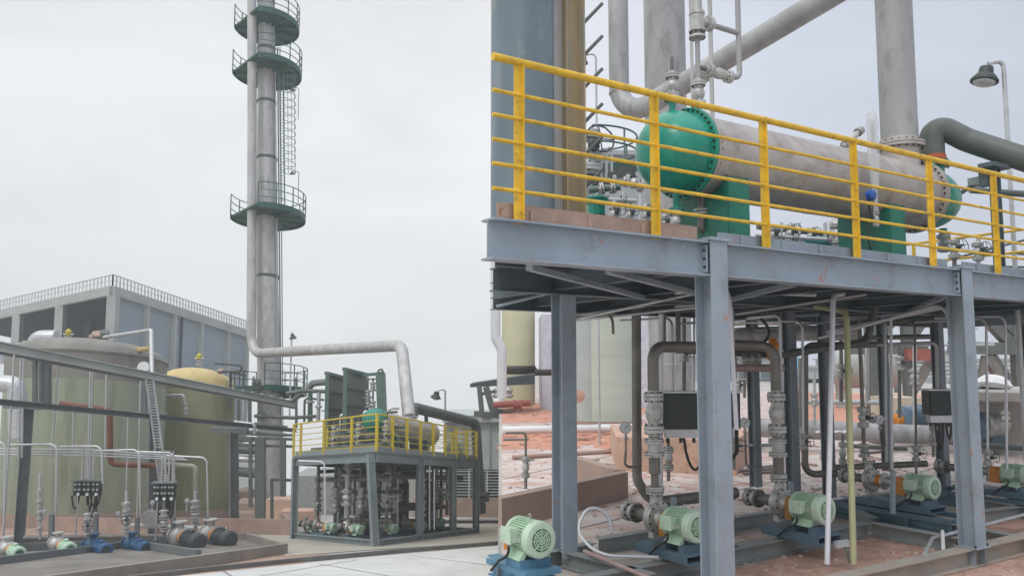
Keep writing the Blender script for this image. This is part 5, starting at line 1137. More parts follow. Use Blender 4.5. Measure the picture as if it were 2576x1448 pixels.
def tray(a, b, d, w=14):
    A1, A2 = P(a[0]-w/2, a[1], d), P(a[0]+w/2, a[1], d); B1, B2 = P(b[0]-w/2, b[1], d), P(b[0]+w/2, b[1], d)
    for p, q_ in ((A1, B1), (A2, B2)): MB().bar(p, q_, .05, .09, up=(0, 1, 0)).build('side_rail', GALV, t)
    mb = MB(); n = max(3, int(abs(a[1]-b[1])/7))
    for i in range(n+1): mb.bar(lerp(A1, B1, i/n), lerp(A2, B2, i/n), .04, .04)
    mb.build('rungs', GALV, t)
tray((376, 952), (400, 1130), 33, 18); tray((398, 1130), (412, 1215), 33, 20); 
# rust red pipe
run('rust_red_pipe', [P(150, 1014, 34), P(276, 1030, 34.5), P(277, 1166, 34.5), P(392, 1170, 35)], .12, REDP, 'rust-red pipe stepping down in front of the wide tank', .25)
run('step_pipe', [P(410, 1166, 34), P(492, 1172, 34), P(492, 1240, 34)], .10, mat('greenish_beige_pipe', (.30, .30, .24), .5, .1), 'beige pipe continuing the rust-red one down to the right valve stack', .2, fl=((0, .2),))
run('tank_side_pipe', [P(405, 995, 51), P(462, 993, 51), P(465, 1040, 51)], .09, GALV, 'short grey pipe with a hanging valve on the face of the yellow-green tank', .2)
tv = T('tank_valve', P(465, 1045, 51), 'small valve hanging in front of the yellow-green tank', 'valve'); valve(tv, P(466, 1038, 51), P(466, 1015, 51), .12)
# conduits: thin verticals
i = 0
ORD = ['leftmost', 'second', 'third', 'fourth', 'fifth', 'sixth', 'seventh', 'eighth', 'ninth', 'tenth', 'eleventh', 'twelfth']
for (x0, y0, x1, y1) in ((36, 890, 6, 1385), (52, 900, 46, 1150), (60, 900, 55, 1150), (148, 900, 130, 1150), (228, 905, 220, 1230), (234, 905, 226, 1230), (268, 915, 264, 1150), (354, 935, 344, 1330), (185, 1020, 182, 1150), (322, 1050, 318, 1240)):
    d = rk(x0)-.4; i += 1
    run('drop_conduit', [P(x0, y0, d), P(x1, y1, d)], .033, GALV, {1: 'leaning', 2: 'short', 3: 'short', 4: 'leaning', 5: 'paired', 6: 'paired', 7: 'single', 8: 'long leaning', 9: 'low', 10: 'thick pale'}[i]+' thin conduit below the rack, near '+{1: 'the left picture edge', 2: 'the left post on its left', 3: 'the left post directly behind its head', 4: 'the right side of the left post', 5: 'the left junction box, left of two', 6: 'the left junction box, right of two', 7: 'the rust-red pipe bend on its left', 8: 'the middle post on its left', 9: 'the rust-red pipe start', 10: 'the middle valve stack'}[i])
# conduit arches to the pumps
for i, (x0, y0, x1, y1, yb) in enumerate(((-60, 1118, 14, 1108, 1300), (20, 1118, 143, 1116, 1295), (150, 1122, 255, 1121, 1215), (240, 1133, 350, 1130, 1300), (340, 1135, 437, 1138, 1310), (420, 1145, 520, 1150, 1300))):
    d = 27+i*.7
    run('conduit_arch', [P(x0, y0, d), P(x1, y1, d), P(x1+3-6*(i < 2), yb, d)], .035, GALV, ORD[i]+' pale conduit arch from the left bending down to the pumps', .25)
for k in range(3): run('conduit_run', [P(-60, 1128+k*7, 29), P(200, 1130+k*7, 30), P(455+k*8, 1146+k*5, 32)], .028, GALV, ('upper', 'middle', 'lower')[k]+' of three long level conduits passing behind the conduit arches')
for i, (px, y0, y1) in enumerate(((130, 1292, 1388), (241, 1290, 1395), (345, 1300, 1385), (436, 1300, 1380), (521, 1300, 1378))):
    d = 26.6+i*.9; p = P(px, y0, d); p2 = P(px-1, y1, d); t = T('stanchion', V((p2.x, p2.y, p2.z)), ORD[i]+' dark grey stanchion from the left carrying a conduit down to a pump', 'stanchion', 'stanchions between the left pumps')
    MB().bar(p2, p, .13, .13, up=(0, 1, 0)).build('post', RK, t)
# junction boxes left
for (x0, y0, x1, y1, lab) in ((188, 1208, 254, 1246, 'left'), (388, 1214, 441, 1258, 'right')):
    d = 29.5; a = P(x0, y0, d); b = P(x1, y1, d); c = (a+b)/2; hx = (b.x-a.x)/2; hz = (a.z-b.z)/2
    t = T('junction_box', V((c.x, c.y, b.z)), 'cluster of dark junction boxes with hanging black cables, '+lab+' one above the left pumps', 'junction box', 'junction boxes above the left pumps')
    MB().bar(V((a.x-.05, c.y, a.z+.02)), V((b.x+.02, c.y, a.z+.02)), .4, .05).build('canopy', RK, t)
    n = 3
    for k in range(n):
        xx = a.x+(b.x-a.x)*(k+.5)/n; w2 = (b.x-a.x)/n*.44
        bb_ = MB().obox((xx, c.y, c.z), (w2, 0, 0), (0, .1, 0), (0, 0, hz*.92)).build('box', BLACK, t)
        q_ = MB(); 
        for u, v_ in ((-.5, .6), (.5, .6), (-.5, -.1), (.5, -.1)): q_.lathe((xx+w2*u, c.y-.1, c.z+hz*v_), (0, -1, 0), [(0, .045), (.03, .045)], 8)
        q_.build('knobs', CAST, bb_)
        MB().lathe((xx+w2*.3, c.y-.1, c.z-hz*.72), (0, -1, 0), [(0, .055), (.04, .055)], 10).build('indicator', DIAL, bb_)
    for k in range(5):
        xa = lerp(a.x+.1, b.x-.15, random.random()); xb = xa+random.uniform(-.35, .35); dz = random.uniform(.3, .95)
        MB().tube([lerp(V((xa, c.y, b.z)), V((xb, c.y+.05, b.z)), q_/8)-Z*dz*math.sin(math.pi*q_/8)**.7 for q_ in range(9)], .03, 6).build('cable', RUBBER, t)
    MB().tube([V((a.x+.15, c.y, b.z+.1)), V((a.x+.12, c.y, b.z-1.4))], .03, 6).build('riser', GALV, t)
    for k in range(4): MB().tube([V((a.x+.25+k*.13, c.y, a.z)), V((a.x+.25+k*.13, c.y, a.z+1.15))], .028, 6).build('top_conduit', GALV, t)
# left pumps: motors + couplings on the concrete skid
def lpump(px, py, d, rpx, L, mm, gm_, lab, ch=0, base=MINT):
    c = P(px, py, d); r = rad(rpx*2, d); ax = V((.74, -.67, 0)).normalized(); t = T('pump', V((c.x, c.y, c.z-r*1.6)), lab, 'pump', 'pumps along the left skid')
    mb = MB(); mb.lathe(c-ax*L/2, ax, [(0, r*.5), (.02, r*.9), (L*.7, r*.9), (L*.71, r*1.03), (L*.94, r*1.03), (L, r*.8)], 28)
    for i in range(20):
        a = 6.2832*i/20; u = perp(ax)[0]*math.cos(a)+perp(ax)[1]*math.sin(a); mb.obox(c-ax*L*.14+u*r*.93, ax*L*.33, u*r*.08, ax.cross(u)*r*.03)
    mo = mb.build('motor', mm, t)
    MB().lathe(c+ax*(L/2+.001), ax, [(0, r*.6), (.01, r*.58)], 20).build('fan_grill', RIBM if mm == MINT else DARKM, mo)
    MB().obox(c-ax*L*.15+Z*r*.95, ax*L*.16, (.0, r*.45, 0), Z*r*.25).build('terminal_box', mm, mo)
    MB().lathe(c-ax*(L/2+.01), -ax, [(0, r*.75), (.12, r*.8), (.22, r*.7)], 18).build('coupling_guard', gm_, t)
    e_ = c-ax*(L/2+.26); vm_ = BLUE if mm == BLUE else CAST
    vo = MB().lathe(e_, -ax, [(0, r*.5), (.05, r*.95), (.12, r*1.2), (.28, r*1.2), (.34, r*.8), (.4, r*.5), (.55, r*.5), (.56, r*.9), (.62, r*.9)], 24).build('volute', vm_, t)
    MB().lathe(e_-ax*.2+Z*r, Z, [(0, r*.5), (r*.6, r*.45), (r*.62, r*.85), (r*.8, r*.85)], 18).build('discharge_nozzle', vm_, vo)
    MB().obox(c-ax*.25-Z*r*1.3, ax*(L*.8), ax.cross(Z)*r*.9, Z*r*.28).build('base_plate', base, t)
    return e_-ax*.2+Z*r*1.6
tops = []
tops.append(lpump(40, 1387, 24.5, 16, .62, MINT, ORANGE, 'leftmost pump on the left skid with a mint-green motor', base=GREEND))
tops.append(lpump(168, 1376, 25.5, 16, .62, MINT, ORANGE, 'second pump from the left on the left skid, mint-green motor', base=GREEND))
tops.append(lpump(258, 1380, 26, 17, .6, BLUE, BLUE, 'left one of the two blue pumps on the left skid', base=BLUEG))
tops.append(lpump(356, 1375, 27, 16, .6, BLUE, BLUE, 'right one of the two blue pumps on the left skid', base=BLUEG))
tops.append(lpump(484, 1358, 28.5, 21, 1.0, DARKM, ORANGE, 'large dark grey motor pump left of the rack post, orange guard', base=LTGREY))
tops.append(lpump(562, 1352, 29.5, 21, 1.0, DARKM, ORANGE, 'rightmost pump on the left skid, dark grey motor with orange guard', base=LTGREY))
# valve stacks over the left pumps
for i, (px, yt, yb, d, s_, lab) in enumerate(((100, 1190, 1355, 27.5, .75, 'slim valve stack left of the left stanchion'), (220, 1270, 1352, 26.2, .9, 'valve stack under the left junction box'), (318, 1235, 1350, 27.2, 1., 'valve stack between the two blue pumps'), (412, 1262, 1345, 28.7, 1.1, 'thick valve stack under the right junction box'), (491, 1235, 1330, 31, 1.25, 'thick valve stack below the beige step pipe'))):
    t = T('valve_stack', P(px, yb, d), lab, 'valve', 'valve stacks over the left pumps'); r = .065*s_
    MB().tube([P(px+1, yb, d), P(px, yt, d)], r*.8, 12).build('pipe', PIPEB if i % 2 else GALV, t)
    H2 = yb-yt; valve(t, P(px, yb-H2*.32, d), P(px, yb-H2*.50, d), r*1.25, wheel=(.5, -1, 0) if i in (1, 2) else None)
    valve(t, P(px, yb-H2*.58, d), P(px, yb-H2*.74, d), r*1.25, body=False)
    MB().lathe(P(px, yb-H2*.12, d), Z, [(0, r*1.9), (.06, r*1.9), (.07, r), (.1, r*1.9), (.15, r*1.9)], 14).build('flange', CAST, t)
for i, (px, py) in enumerate(((112, 1285), (240, 1292), (297, 1290), (383, 1262), (470, 1258))):
    t = T('pressure_gauge', P(px, py+20, 27.5), ORD[i]+' small white pressure gauge from the left above the left pumps', 'gauge', 'small gauges above the left pumps')
    c = P(px, py, 27.5); MB().lathe(c, (0.3, -1, 0), [(0, .075), (.06, .075), (.065, .05)], 14).build('case', GALV, t); MB().tube([c, c-Z*.35], .02, 6).build('stem', GALV, t)
run('suction_header', [P(60, 1352, 28), P(200, 1350, 28.5), P(420, 1348, 30)], .10, PIPEB, 'rusty level header pipe just behind the left pumps')
run('suction_header', [P(565, 1318, 40), P(640, 1316, 41), P(700, 1330, 41)], .13, CONCB, 'brown low pipe on the ground left of the yellow-railed platform')
run('white_laid_pipe', [P(330, 1320, 33), P(570, 1330, 33)], .09, LTGREY, 'pale level pipe behind the dark grey motors')
t = T('white_flange_valve', P(378, 1300, 33), 'round pale flange valve between the blue and dark motors', 'valve'); MB().lathe(P(378, 1298, 33), (.4, -1, 0), [(0, .28), (.08, .3), (.1, .16), (.3, .16), (.32, .3), (.4, .3)], 20).build('body', GALV, t)
# skid: curb around and dark beams
SKL = mat('skid_concrete_edge', (.27, .25, .22), .8, 0, .15, 1, 0, bump=.2, dirt=.2, dcol=(.2, .15, .12))
t = T('pump_plinth', G(380, 1420), 'long low grey concrete plinth with raised rim carrying the left row of pumps', 'plinth')
cor = [G(-340, 1560), G(716, 1392), G(622, 1360), G(-260, 1385)]
def rim(a, b, w_=.18, h=.32, m=SKL, nm='rim'):
    d_ = (b-a); n = V((-d_.y, d_.x, 0)).normalized()*w_/2; n.z = -SL*n.y; n2 = -n
    MB().hexa([a+n2-Z*.05, b+n2-Z*.05, b+n-Z*.05, a+n-Z*.05], [a+n2+Z*h, b+n2+Z*h, b+n+Z*h, a+n+Z*h]).build(nm, m, t)
rim(cor[0], cor[1]); rim(cor[1], cor[2]); rim(cor[2], cor[3]); rim(G(-60, 1432), G(330, 1378), .14, .26, RK, 'skid_beam'); rim(G(330, 1378), G(500, 1408), .14, .3, RK, 'skid_beam'); rim(G(-150, 1400), G(560, 1365), .14, .3, RK, 'skid_beam')
MB().hexa([p-Z*.04 for p in cor], [p+Z*.06 for p in cor]).build('floor', mat('dark_brown_floor', (.20, .18, .16), .6, 0, .25, .8), t)  # dark brown-grey floor tone with random variation
# --- yellow-railed platform module
DKL = 3.35
tm = T('steel_platform', G(943, 1372), 'distant blue-grey steel pump platform with a floor frame, standing left of the picture middle', 'platform')
F0 = G(943, 1374); F1 = G(738, 1354); F2 = G(1197, 1340)
def gl(p, up): return V((p.x, p.y, gz(p.y)+up))
F3 = gl(F1+F2-F0, 0)
deckpt = {}
DU = up_of(P(925, 1137, F0.y))
def Q(u, v, up): p = F0+(F1-F0)*u+(F2-F0)*v; return V((p.x, p.y, gz(p.y)+up))
STL = mat('far_platform_steel', (.235, .275, .285), .55, 0, .1, .8, .06)
for (u, v) in ((0, 0), (1, 0), (0, .375), (0, .72), (0, 1), (1, 1), (1, .375), (1, .72), (.5, 0.98)):
    top = Q(u, v, DU); bot = Q(u, v, 0.02)
    if (u, v) == (0, 0): top = P(931, 1140, top.y)
    MB().ibeam(bot, top-Z*.02, .24, .24, .02, .015, up=E1).build('post', STL, tm)
for a, b in (((0, 0), (1, 0)), ((0, 0), (0, 1)), ((1, 0), (1, 1)), ((0, 1), (1, 1)), ((0, .375), (1, .375)), ((0, .72), (1, .72))):
    MB().ibeam(Q(*a, DU-.16), Q(*b, DU-.16), .2, .34, .02, .015).build('deck_beam', STL, tm)
    if a[1] in (0, 1) and b[1] in (0, 1): MB().ibeam(Q(*a, .12), Q(*b, .12), .2, .22, .02, .015).build('floor_beam', STL, tm)
MB().hexa([Q(-.02, -.01, DU+.02), Q(1.02, -.01, DU+.02), Q(1.02, 1.01, DU+.02), Q(-.02, 1.01, DU+.02)], [Q(-.02, -.01, DU+.06), Q(1.02, -.01, DU+.06), Q(1.02, 1.01, DU+.06), Q(-.02, 1.01, DU+.06)]).build('deck_plate', STL, tm)
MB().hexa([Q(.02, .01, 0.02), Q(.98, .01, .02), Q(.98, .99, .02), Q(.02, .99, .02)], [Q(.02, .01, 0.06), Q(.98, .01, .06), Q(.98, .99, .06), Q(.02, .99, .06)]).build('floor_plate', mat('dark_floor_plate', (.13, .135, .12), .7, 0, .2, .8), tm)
mb = MB(); mb.bar(Q(0, 0, DU+.14), Q(1, 0, DU+.14), .02, .16); mb.bar(Q(0, 0, DU+.14), Q(0, 1, DU+.14), .02, .16); mb.build('toe_plate', STL, tm)
t = T('guard_railing', Q(0, 0, DU), 'yellow six-rail railing running round the distant pump platform', 'railing')
HT = up_of(P(930, 1040, F0.y))-DU
for k in range(6):
    h = HT*(1-k*.165)
    MB().tube([Q(1.04, 0, DU+h), Q(0, 0, DU+h), Q(0, 1, DU+h), Q(1, 1, DU+h)], .035 if k == 0 else .018, 6, bend=0).build('rail', YELL, t)
for (u, v) in [(1.03, 0), (.93, 0), (.62, 0), (.28, 0), (0, 0)]+[(0, k/8) for k in range(1, 9)]+[(.3, 1), (.6, 1), (1, 1)]+[(1, .25), (1, .5), (1, .75)]:
    MB().bar(Q(u, v, DU), Q(u, v, DU+HT), .17, .06, up=E1).build('railing_post', YELL, t)
# exchanger on it
t = T('heat_exchanger', Q(.45, .4, DU), 'distant grey heat exchanger with a small green head behind the yellow railing', 'heat exchanger')
xa = P(925, 1052, F0.y+2.2); xb = P(1080, 1092, F0.y+9.5); ax = (xb-xa).normalized()
L_ = (xb-xa).length; MB().lathe(xa+ax*.9, ax, [(0, .44), (L_-1.2, .52)], 32).build('shell', SHELL, t)
MB().lathe(xa+ax*.88, -ax, [(0, .5), (.1, .5), (.11, .43), (.4, .43)]+[(.4+.35*math.sin(k/8*1.5708), .43*math.cos(k/8*1.5708)) for k in range(1, 9)], 32).build('green_head', mat('dull_green_paint', (.03, .22, .165), .45, 0, .15, 3), t)
MB().lathe(xa+ax*(L_-.28), ax, [(0, .58), (.1, .58), (.12, .5), (.5, .3), (.6, .05)], 32).build('end_head', SHELL, t)
for f in (.3, .8): c = lerp(xa, xb, f); MB().obox(c-Z*.75, ax*.14, V((-ax.y, ax.x, 0)).normalized()*.42, Z*.45).build('saddle', GREENL, t)
# dark green-grey plate boxes
for i, (x0, x1, y0, y1, y2, d, lab) in enumerate(((825, 868, 940, 934, 1066, 37.5, 'left one'), (870, 916, 930, 936, 1130, 36.2, 'right one'))):
    a = P(x0, y0, d); b = P(x1, y0+14, d+1.0); zb = Lv(a, DU+.07).z
    t = T('plate_cooler', V((a.x, a.y, zb)), 'tall dark green-grey plate heat exchanger box on the distant platform, '+lab+' of two', 'heat exchanger', 'plate coolers on the distant platform')
    off = V((.0, .9, -.1)) if i == 0 else V((.1, .7, -.1))
    MB().hexa([V((a.x, a.y, zb)), V((b.x, b.y, zb)), V((b.x, b.y, zb))+V((.0, .9, 0)), V((a.x, a.y, zb))+V((.0, .9, 0))], [a, b, b+off, a+off]).build('frame_plate', PLATEG, t)
    for k in range(4): f_ = (k+1)/5; MB().bar(lerp(a, V((a.x, a.y, zb)), f_)+V((.02, -.06, 0)), lerp(b, V((b.x, b.y, zb)), f_)+V((-.02, -.06, 0)), .1, .07).build('tie_bar', PIPED, t)
    MB().bar(V((a.x, a.y-.08, zb)), a+V((0, -.08, .05)), .18, .16, up=(0, 1, 0)).build('edge_post', GREENL, t)
    MB().bar(a+V((-.1, -.05, .05)), b+V((.1, -.05, .05)), .2, .14).build('top_bar', GREENL, t)
t = T('green_frame', P(958, 1060, 36.5), 'green upright frame post with a hooked pipe right of the plate coolers', 'frame')
MB().bar(P(962, 1065, 36.5), P(957, 938, 36.5), .4, .3, up=(0, 1, 0)).build('post', GREENL, t); MB().bar(P(905, 944, 37), P(965, 938, 36.5), .12, .14).build('top_beam', GREENL, t)
MB().tube([P(951, 990, 36.4), P(951, 930, 36.4), P(962, 928, 36.4), P(962, 936, 36.4)], .045, 8, bend=.1).build('hook_pipe', PIPED, t)
for i, (px, y0, y1) in enumerate(((938, 950, 1045), (925, 970, 1040))):
    t = T('valve_stack', P(px, y1, 36.8), ('right', 'left')[i]+' small valve stack between the plate coolers and the green frame post', 'valve')
    MB().tube([P(px, y1, 36.8), P(px, y0, 36.8)], .04, 8).build('pipe', PIPED, t); valve(t, P(px, y0+14, 36.8), P(px, y0+30, 36.8), .08); valve(t, P(px, y1-18, 36.8), P(px, y1-34, 36.8), .08)
    MB().tube([P(px-18, y0+4+i*26, 36.8), P(px+14, y0+2+i*26, 36.8)], .035, 6).build('cross_pipe', PIPED, t)
# packed piping on the distant deck behind its front railing
random.seed(3)
for i in range(9):
    u = .06+i*.105; v = .12+(i % 3)*.09; a = Q(u, v, DU+.06); hh = (1.5, 1.1, 1.9)[i % 3]
    t = T('deck_riser', a, ORD[i]+' valved riser, counted from the right, on the distant deck behind the front railing', 'pipe', 'risers on the distant deck')
    MB().tube([a, a+Z*hh, a+Z*hh+V((.4, .1, 0))], (.05, .07, .06)[i % 3], 8, bend=.1).build('pipe', (PIPED, PIPEB, GALV)[i % 3], t); valve(t, a+Z*.45, a+Z*.85, .09, nb=4, wheel=(.4, -1, 0)); valve(t, a+Z*.95, a+Z*1.15, .09, body=False, nb=4)
for i, (u0, u1, v0, up_, r_) in enumerate(((.05, .95, .1, .35, .08), (.08, .9, .22, .8, .10), (.1, .95, .3, 1.15, .06), (.2, .9, .4, .5, .14))):
    run('deck_header', [Q(u0, v0, DU+up_), Q(u1, v0, DU+up_)], r_, (PIPED, PIPEB, GREENL, PIPED)[i], ('lowest front', 'second', 'uppermost', 'fat rear')[i]+' level header on the distant deck behind the front railing')
for i, (u, v, w_, h_) in enumerate(((.75, .5, .9, 1.5), (.5, .55, .8, 1.2), (.9, .6, .6, 1.7))):
    p = Q(u, v, DU+.06); t = T('equipment_cabinet', p, ('middle', 'right', 'left')[i]+' grey equipment cabinet on the distant deck behind the pipe risers', 'cabinet'); MB().obox(p+Z*h_/2, (w_/2, 0, 0), (0, .35, 0), (0, 0, h_/2)).build('body', PLATEG, t); MB().obox(p+Z*h_/2-V((0, .36, 0)), (w_*.43, 0, 0), (0, .01, 0), (0, 0, h_*.44)).build('door', (PIPED, STEELM, PLATEG)[i], t)
# piping between column and platform
for i, (pl, r, m, lab) in enumerate((
    ([(720, 990), (760, 982), (820, 984)], .10, PIPED, 'dark pipe from the low ring platform to the left plate cooler'),
    ([(735, 1008), (790, 965), (826, 962)], .12, PIPED, 'dark pipe rising to the top of the left plate cooler'),
    ([(780, 1060), (780, 962), (820, 958)], .13, GREENL, 'green-grey riser with bend left of the left plate cooler'),
    ([(800, 1060), (802, 985)], .10, GALV, 'grey riser just left of the left plate cooler'),
    ([(745, 1075), (745, 950)], .07, GREENL, 'green thin post in front of the low ring platform'),
    ([(765, 1060), (766, 1000), (815, 1005)], .06, PIPED, 'dark thin bent pipe left of the plate coolers'),
    ([(810, 1030), (880, 1032), (888, 1042)], .08, CONDW, 'pale level pipe in front of the left plate cooler base'),
    ([(640, 1045), (735, 1050), (800, 1046)], .09, PIPED, 'dark level pipe crossing in front of the tall column below the rack'),
    ([(640, 1066), (722, 1075)], .10, PIPED, 'lower dark level pipe crossing in front of the tall column foot'),
    ([(590, 1060), (640, 1066), (640, 1090)], .08, GALV, 'grey short pipe right of the yellow-green tank'))):
    run('process_pipe', [P(x, y, 40+ (i % 3)) for x, y in pl], r, m, lab, .2, fl=((0, .5),) if i in (1, 2, 3) else ())
t = T('column_nozzle', P(645, 965, 54), 'round dark manway flange on the left side of the tall column foot', 'manway'); MB().lathe(P(650, 965, 54.2), (-1, -.3, 0), [(0, .35), (.25, .35), (.26, .5), (.4, .5), (.42, .2)], 20).build('flange', PIPED, t)
t = T('column_nozzle', P(660, 1040, 53), 'small dark nozzle on the tall column below the ring platform', 'nozzle'); MB().lathe(P(665, 1045, 54), (-.6, -.8, 0), [(0, .2), (.3, .2), (.31, .3), (.4, .3)], 16).build('flange', PIPED, t)
# steel frame to the left of column base
t = T('support_frame', G(655, 1300), 'dark steel support frame wrapped round the foot of the tall column', 'frame')
for px, y0, y1, w_ in ((655, 1100, 1300, .55), (712, 1100, 1262, .3), (630, 1100, 1275, .2)): MB().bar(P(px, y1, 49), P(px, y0, 49), w_, w_*.8, up=(0, 1, 0)).build('leg', PIPED, t)
for y in (1100, 1118, 1090): MB().bar(P(588, y, 49.3), P(740, y+4, 49.3), .16, .16).build('beam', PIPED, t)
t = T('portal_frame', G(700, 1330), 'dark thin portal frame on the ground left of the yellow-railed platform', 'frame')
for px in (684, 740): MB().bar(P(px, 1308, 43), P(px, 1205, 43), .14, .14, up=(0, 1, 0)).build('leg', PIPED, t)
MB().bar(P(682, 1205, 43), P(742, 1207, 43), .14, .14).build('lintel', PIPED, t)
# bits between tank and column
for i, (x0, y0, x1, y1, r, m, d, lab) in enumerate(((600, 1005, 600, 1065, .1, PIPED, 50, 'dark short upright below the rack, left of three'), (612, 1005, 612, 1065, .08, GALV, 50, 'grey short upright below the rack, middle of three'), (628, 1005, 628, 1068, .12, PIPED, 50, 'dark short upright below the rack, right of three'),
    (592, 1130, 652, 1132, .25, PIPED, 52, 'dark fat level pipe right of the rack post'), (592, 1152, 652, 1156, .2, GALV, 52, 'silver level pipe right of the rack post'), (592, 1184, 652, 1190, .3, PIPED, 52, 'lowest fat dark level pipe right of the rack post'), (592, 1105, 640, 1106, .12, GREENL, 51, 'green thin level pipe high right of the rack post'), (586, 1080, 720, 1093, .1, PIPED, 46, 'long dark level pipe below the rack end'))):
    run('short_pipe', [P(x0, y0, d), P(x1, y1, d)], r, m, lab)
slab('far_building', 590, 640, 1120, 75, 4, gz(75)-1, LTGREY, 'pale building wall seen between the rack post and the tall column', 'building')
for i, (px, py, d, w_) in enumerate(((612, 1265, 50, 1.4), (622, 1290, 49, 1.6), (608, 1235, 55, 1.0))):
    p = P(px, py, d); t = T('brown_block', V((p.x, p.y, gz(p.y))), ('middle', 'front', 'rear')[i]+' brown concrete footing between the rack post and the tall column', 'footing', 'brown footings near the tall column'); MB().hexa([V((p.x-w_/2, p.y, gz(p.y)-.1)), V((p.x+w_/2, p.y, gz(p.y)-.1)), V((p.x+w_/2, p.y+2, gz(p.y+2)-.1)), V((p.x-w_/2, p.y+2, gz(p.y+2)-.1))], [V((p.x-w_/2, p.y, p.z)), V((p.x+w_/2, p.y, p.z)), V((p.x+w_/2, p.y+2, p.z)), V((p.x-w_/2, p.y+2, p.z))]).build('block', CONCB, t)
t = T('bund_wall', G(660, 1345), 'low brown bund wall on the ground in front of the yellow-green tank', 'wall')
for a, b in ((G(400, 1338), G(735, 1345)), (G(735, 1345), G(700, 1308)), (G(400, 1345), G(100, 1335))): rim(a, b, .4, .7, CONCB, 'wall')
# pipework & pumps under the distant platform
proto = None
k = 0
for (u, v) in ((.3, .1), (.62, .1), (.86, .1), (.3, .38), (.62, .38), (.3, .66), (.62, .66), (.3, .9), (.15, .28), (.15, .55)):
    p = Q(u, v, .08)
    if proto is None: pass
    nm = ['front row right', 'front row middle', 'front row left', 'second row right', 'second row left', 'third row right', 'third row left', 'far end', 'near the right side, front', 'near the right side, rear'][k]
    src = pump_near if k % 2 == 0 else pump_near_long
    o = dup(src, p, RZP+.35, 1.1, 'small mint-motor pump under the distant platform, '+nm); o['group'] = 'pumps under the distant platform'; k += 1
    a = Q(u, v, .5)+V((-.2, .9, 0)); b = V((a.x, a.y, Q(u, v, DU).z-.4))
    t = T('discharge_pipe', a, 'dark vertical discharge pipe with valves under the distant platform, '+nm, 'pipe', 'discharge pipes under the distant platform')
    MB().tube([a, b], .07, 8).build('pipe', PIPED if k % 3 else PIPEB, t); valve(t, a+Z*.5, a+Z*.9, .10, nb=4); valve(t, a+Z*1.1, a+Z*1.4, .10, body=False, nb=4)
    if k % 2: MB().tube([b-Z*.3, b+V((.9, .4, -.3))], .08, 8).build('branch', PIPED, t)
for i, (u, v, w_) in enumerate(((.8, .5, 1.5), (.75, .8, 1.7), (.5, .85, 1.3))):
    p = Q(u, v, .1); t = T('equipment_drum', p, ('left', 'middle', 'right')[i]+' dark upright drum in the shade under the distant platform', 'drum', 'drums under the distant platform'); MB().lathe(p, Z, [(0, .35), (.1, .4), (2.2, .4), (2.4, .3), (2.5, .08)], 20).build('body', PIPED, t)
for i, (x, y0, y1) in enumerate(((816, 1160, 1310), (1000, 1200, 1330), (1080, 1170, 1330), (1092, 1180, 1330))):
    d = F0.y+ (1 if x < 900 else 4); pl = [P(x, y0, d), P(x, y1, d)] if x != 816 else [P(750, 1158, d), P(816, 1160, d), P(818, 1310, d)]
    run('thin_conduit', pl, .03, CONDW, ORD[i]+' thin white conduit from the left in front of the distant platform interior', .2)
for i, (x0, y0, x1, y1) in enumerate(((1007, 1215, 1024, 1240), (1078, 1225, 1092, 1248))):
    d = F0.y+5.5; a = P(x0, y0, d); b = P(x1, y1, d); t = T('junction_box', V((a.x, a.y, b.z)), ('left', 'right')[i]+' small black box hanging under the distant platform', 'junction box')
    MB().obox((a+b)/2, ((b.x-a.x)/2, 0, 0), (0, .1, 0), (0, 0, (a.z-b.z)/2)).build('body', BLACK, t); MB().obox((a+b)/2-V((0, .11, 0)), ((b.x-a.x)*.45, 0, 0), (0, .01, 0), (0, 0, (a.z-b.z)*.45)).build('door', BLACK, t)
    MB().tube([b-V((.1, 0, 0)), b-V((.1, 0, .5)), b-V((.3, 0, .2))], .02, 6, bend=.1).build('cable', RUBBER, t)
random.seed(11)
for i in range(15):
    u, v = ((i % 5)+.5+random.uniform(-.2, .2))/5*.9+.05, ((i//5)+.5+random.uniform(-.3, .3))/3*.9+.03; a = Q(u, v, random.choice((.1, .5, .9))); b = V((a.x, a.y, Q(u, v, DU-.3).z))
    W3 = ['rightmost', 'second from right', 'central', 'second from left', 'leftmost'][i % 5]; F3_ = ['front row', 'middle row', 'rear row'][i//5]
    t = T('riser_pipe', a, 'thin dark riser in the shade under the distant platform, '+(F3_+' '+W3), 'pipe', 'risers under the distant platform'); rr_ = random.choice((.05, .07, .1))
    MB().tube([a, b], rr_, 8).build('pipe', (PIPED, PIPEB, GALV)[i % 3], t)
    for q_ in (random.uniform(.25, .45), random.uniform(.55, .8)): c = lerp(a, b, q_); valve(t, c, c+Z*rr_*5, rr_*1.3, nb=4, wheel=(.3, -1, 0) if i % 4 == 0 else None)
for i, (u0, u1, v0, up_, r_) in enumerate(((.05, .95, .15, 2.4, .09), (.1, .9, .3, 1.9, .07), (.1, .95, .5, 2.6, .12), (.2, .8, .75, 1.3, .1), (.1, .7, .2, .8, .08), (.05, .9, .6, .6, .14))):
    run('header_pipe', [Q(u0, v0, up_), Q(u1, v0, up_)], r_, PIPED if i % 2 else PIPEB, ORD[i]+' level header pipe under the distant platform, counted from its front', .1)
for i, (v0, v1, u0, up_) in enumerate(((.05, .95, .12, 2.5), (.05, .95, .5, 2.7), (.05, .9, .25, 1.2))):
    run('long_header', [Q(u0, v0, up_), Q(u0, v1, up_)], .09, PIPED, ('upper right', 'upper middle', 'lower right')[i]+' lengthwise header pipe under the distant platform', .1)
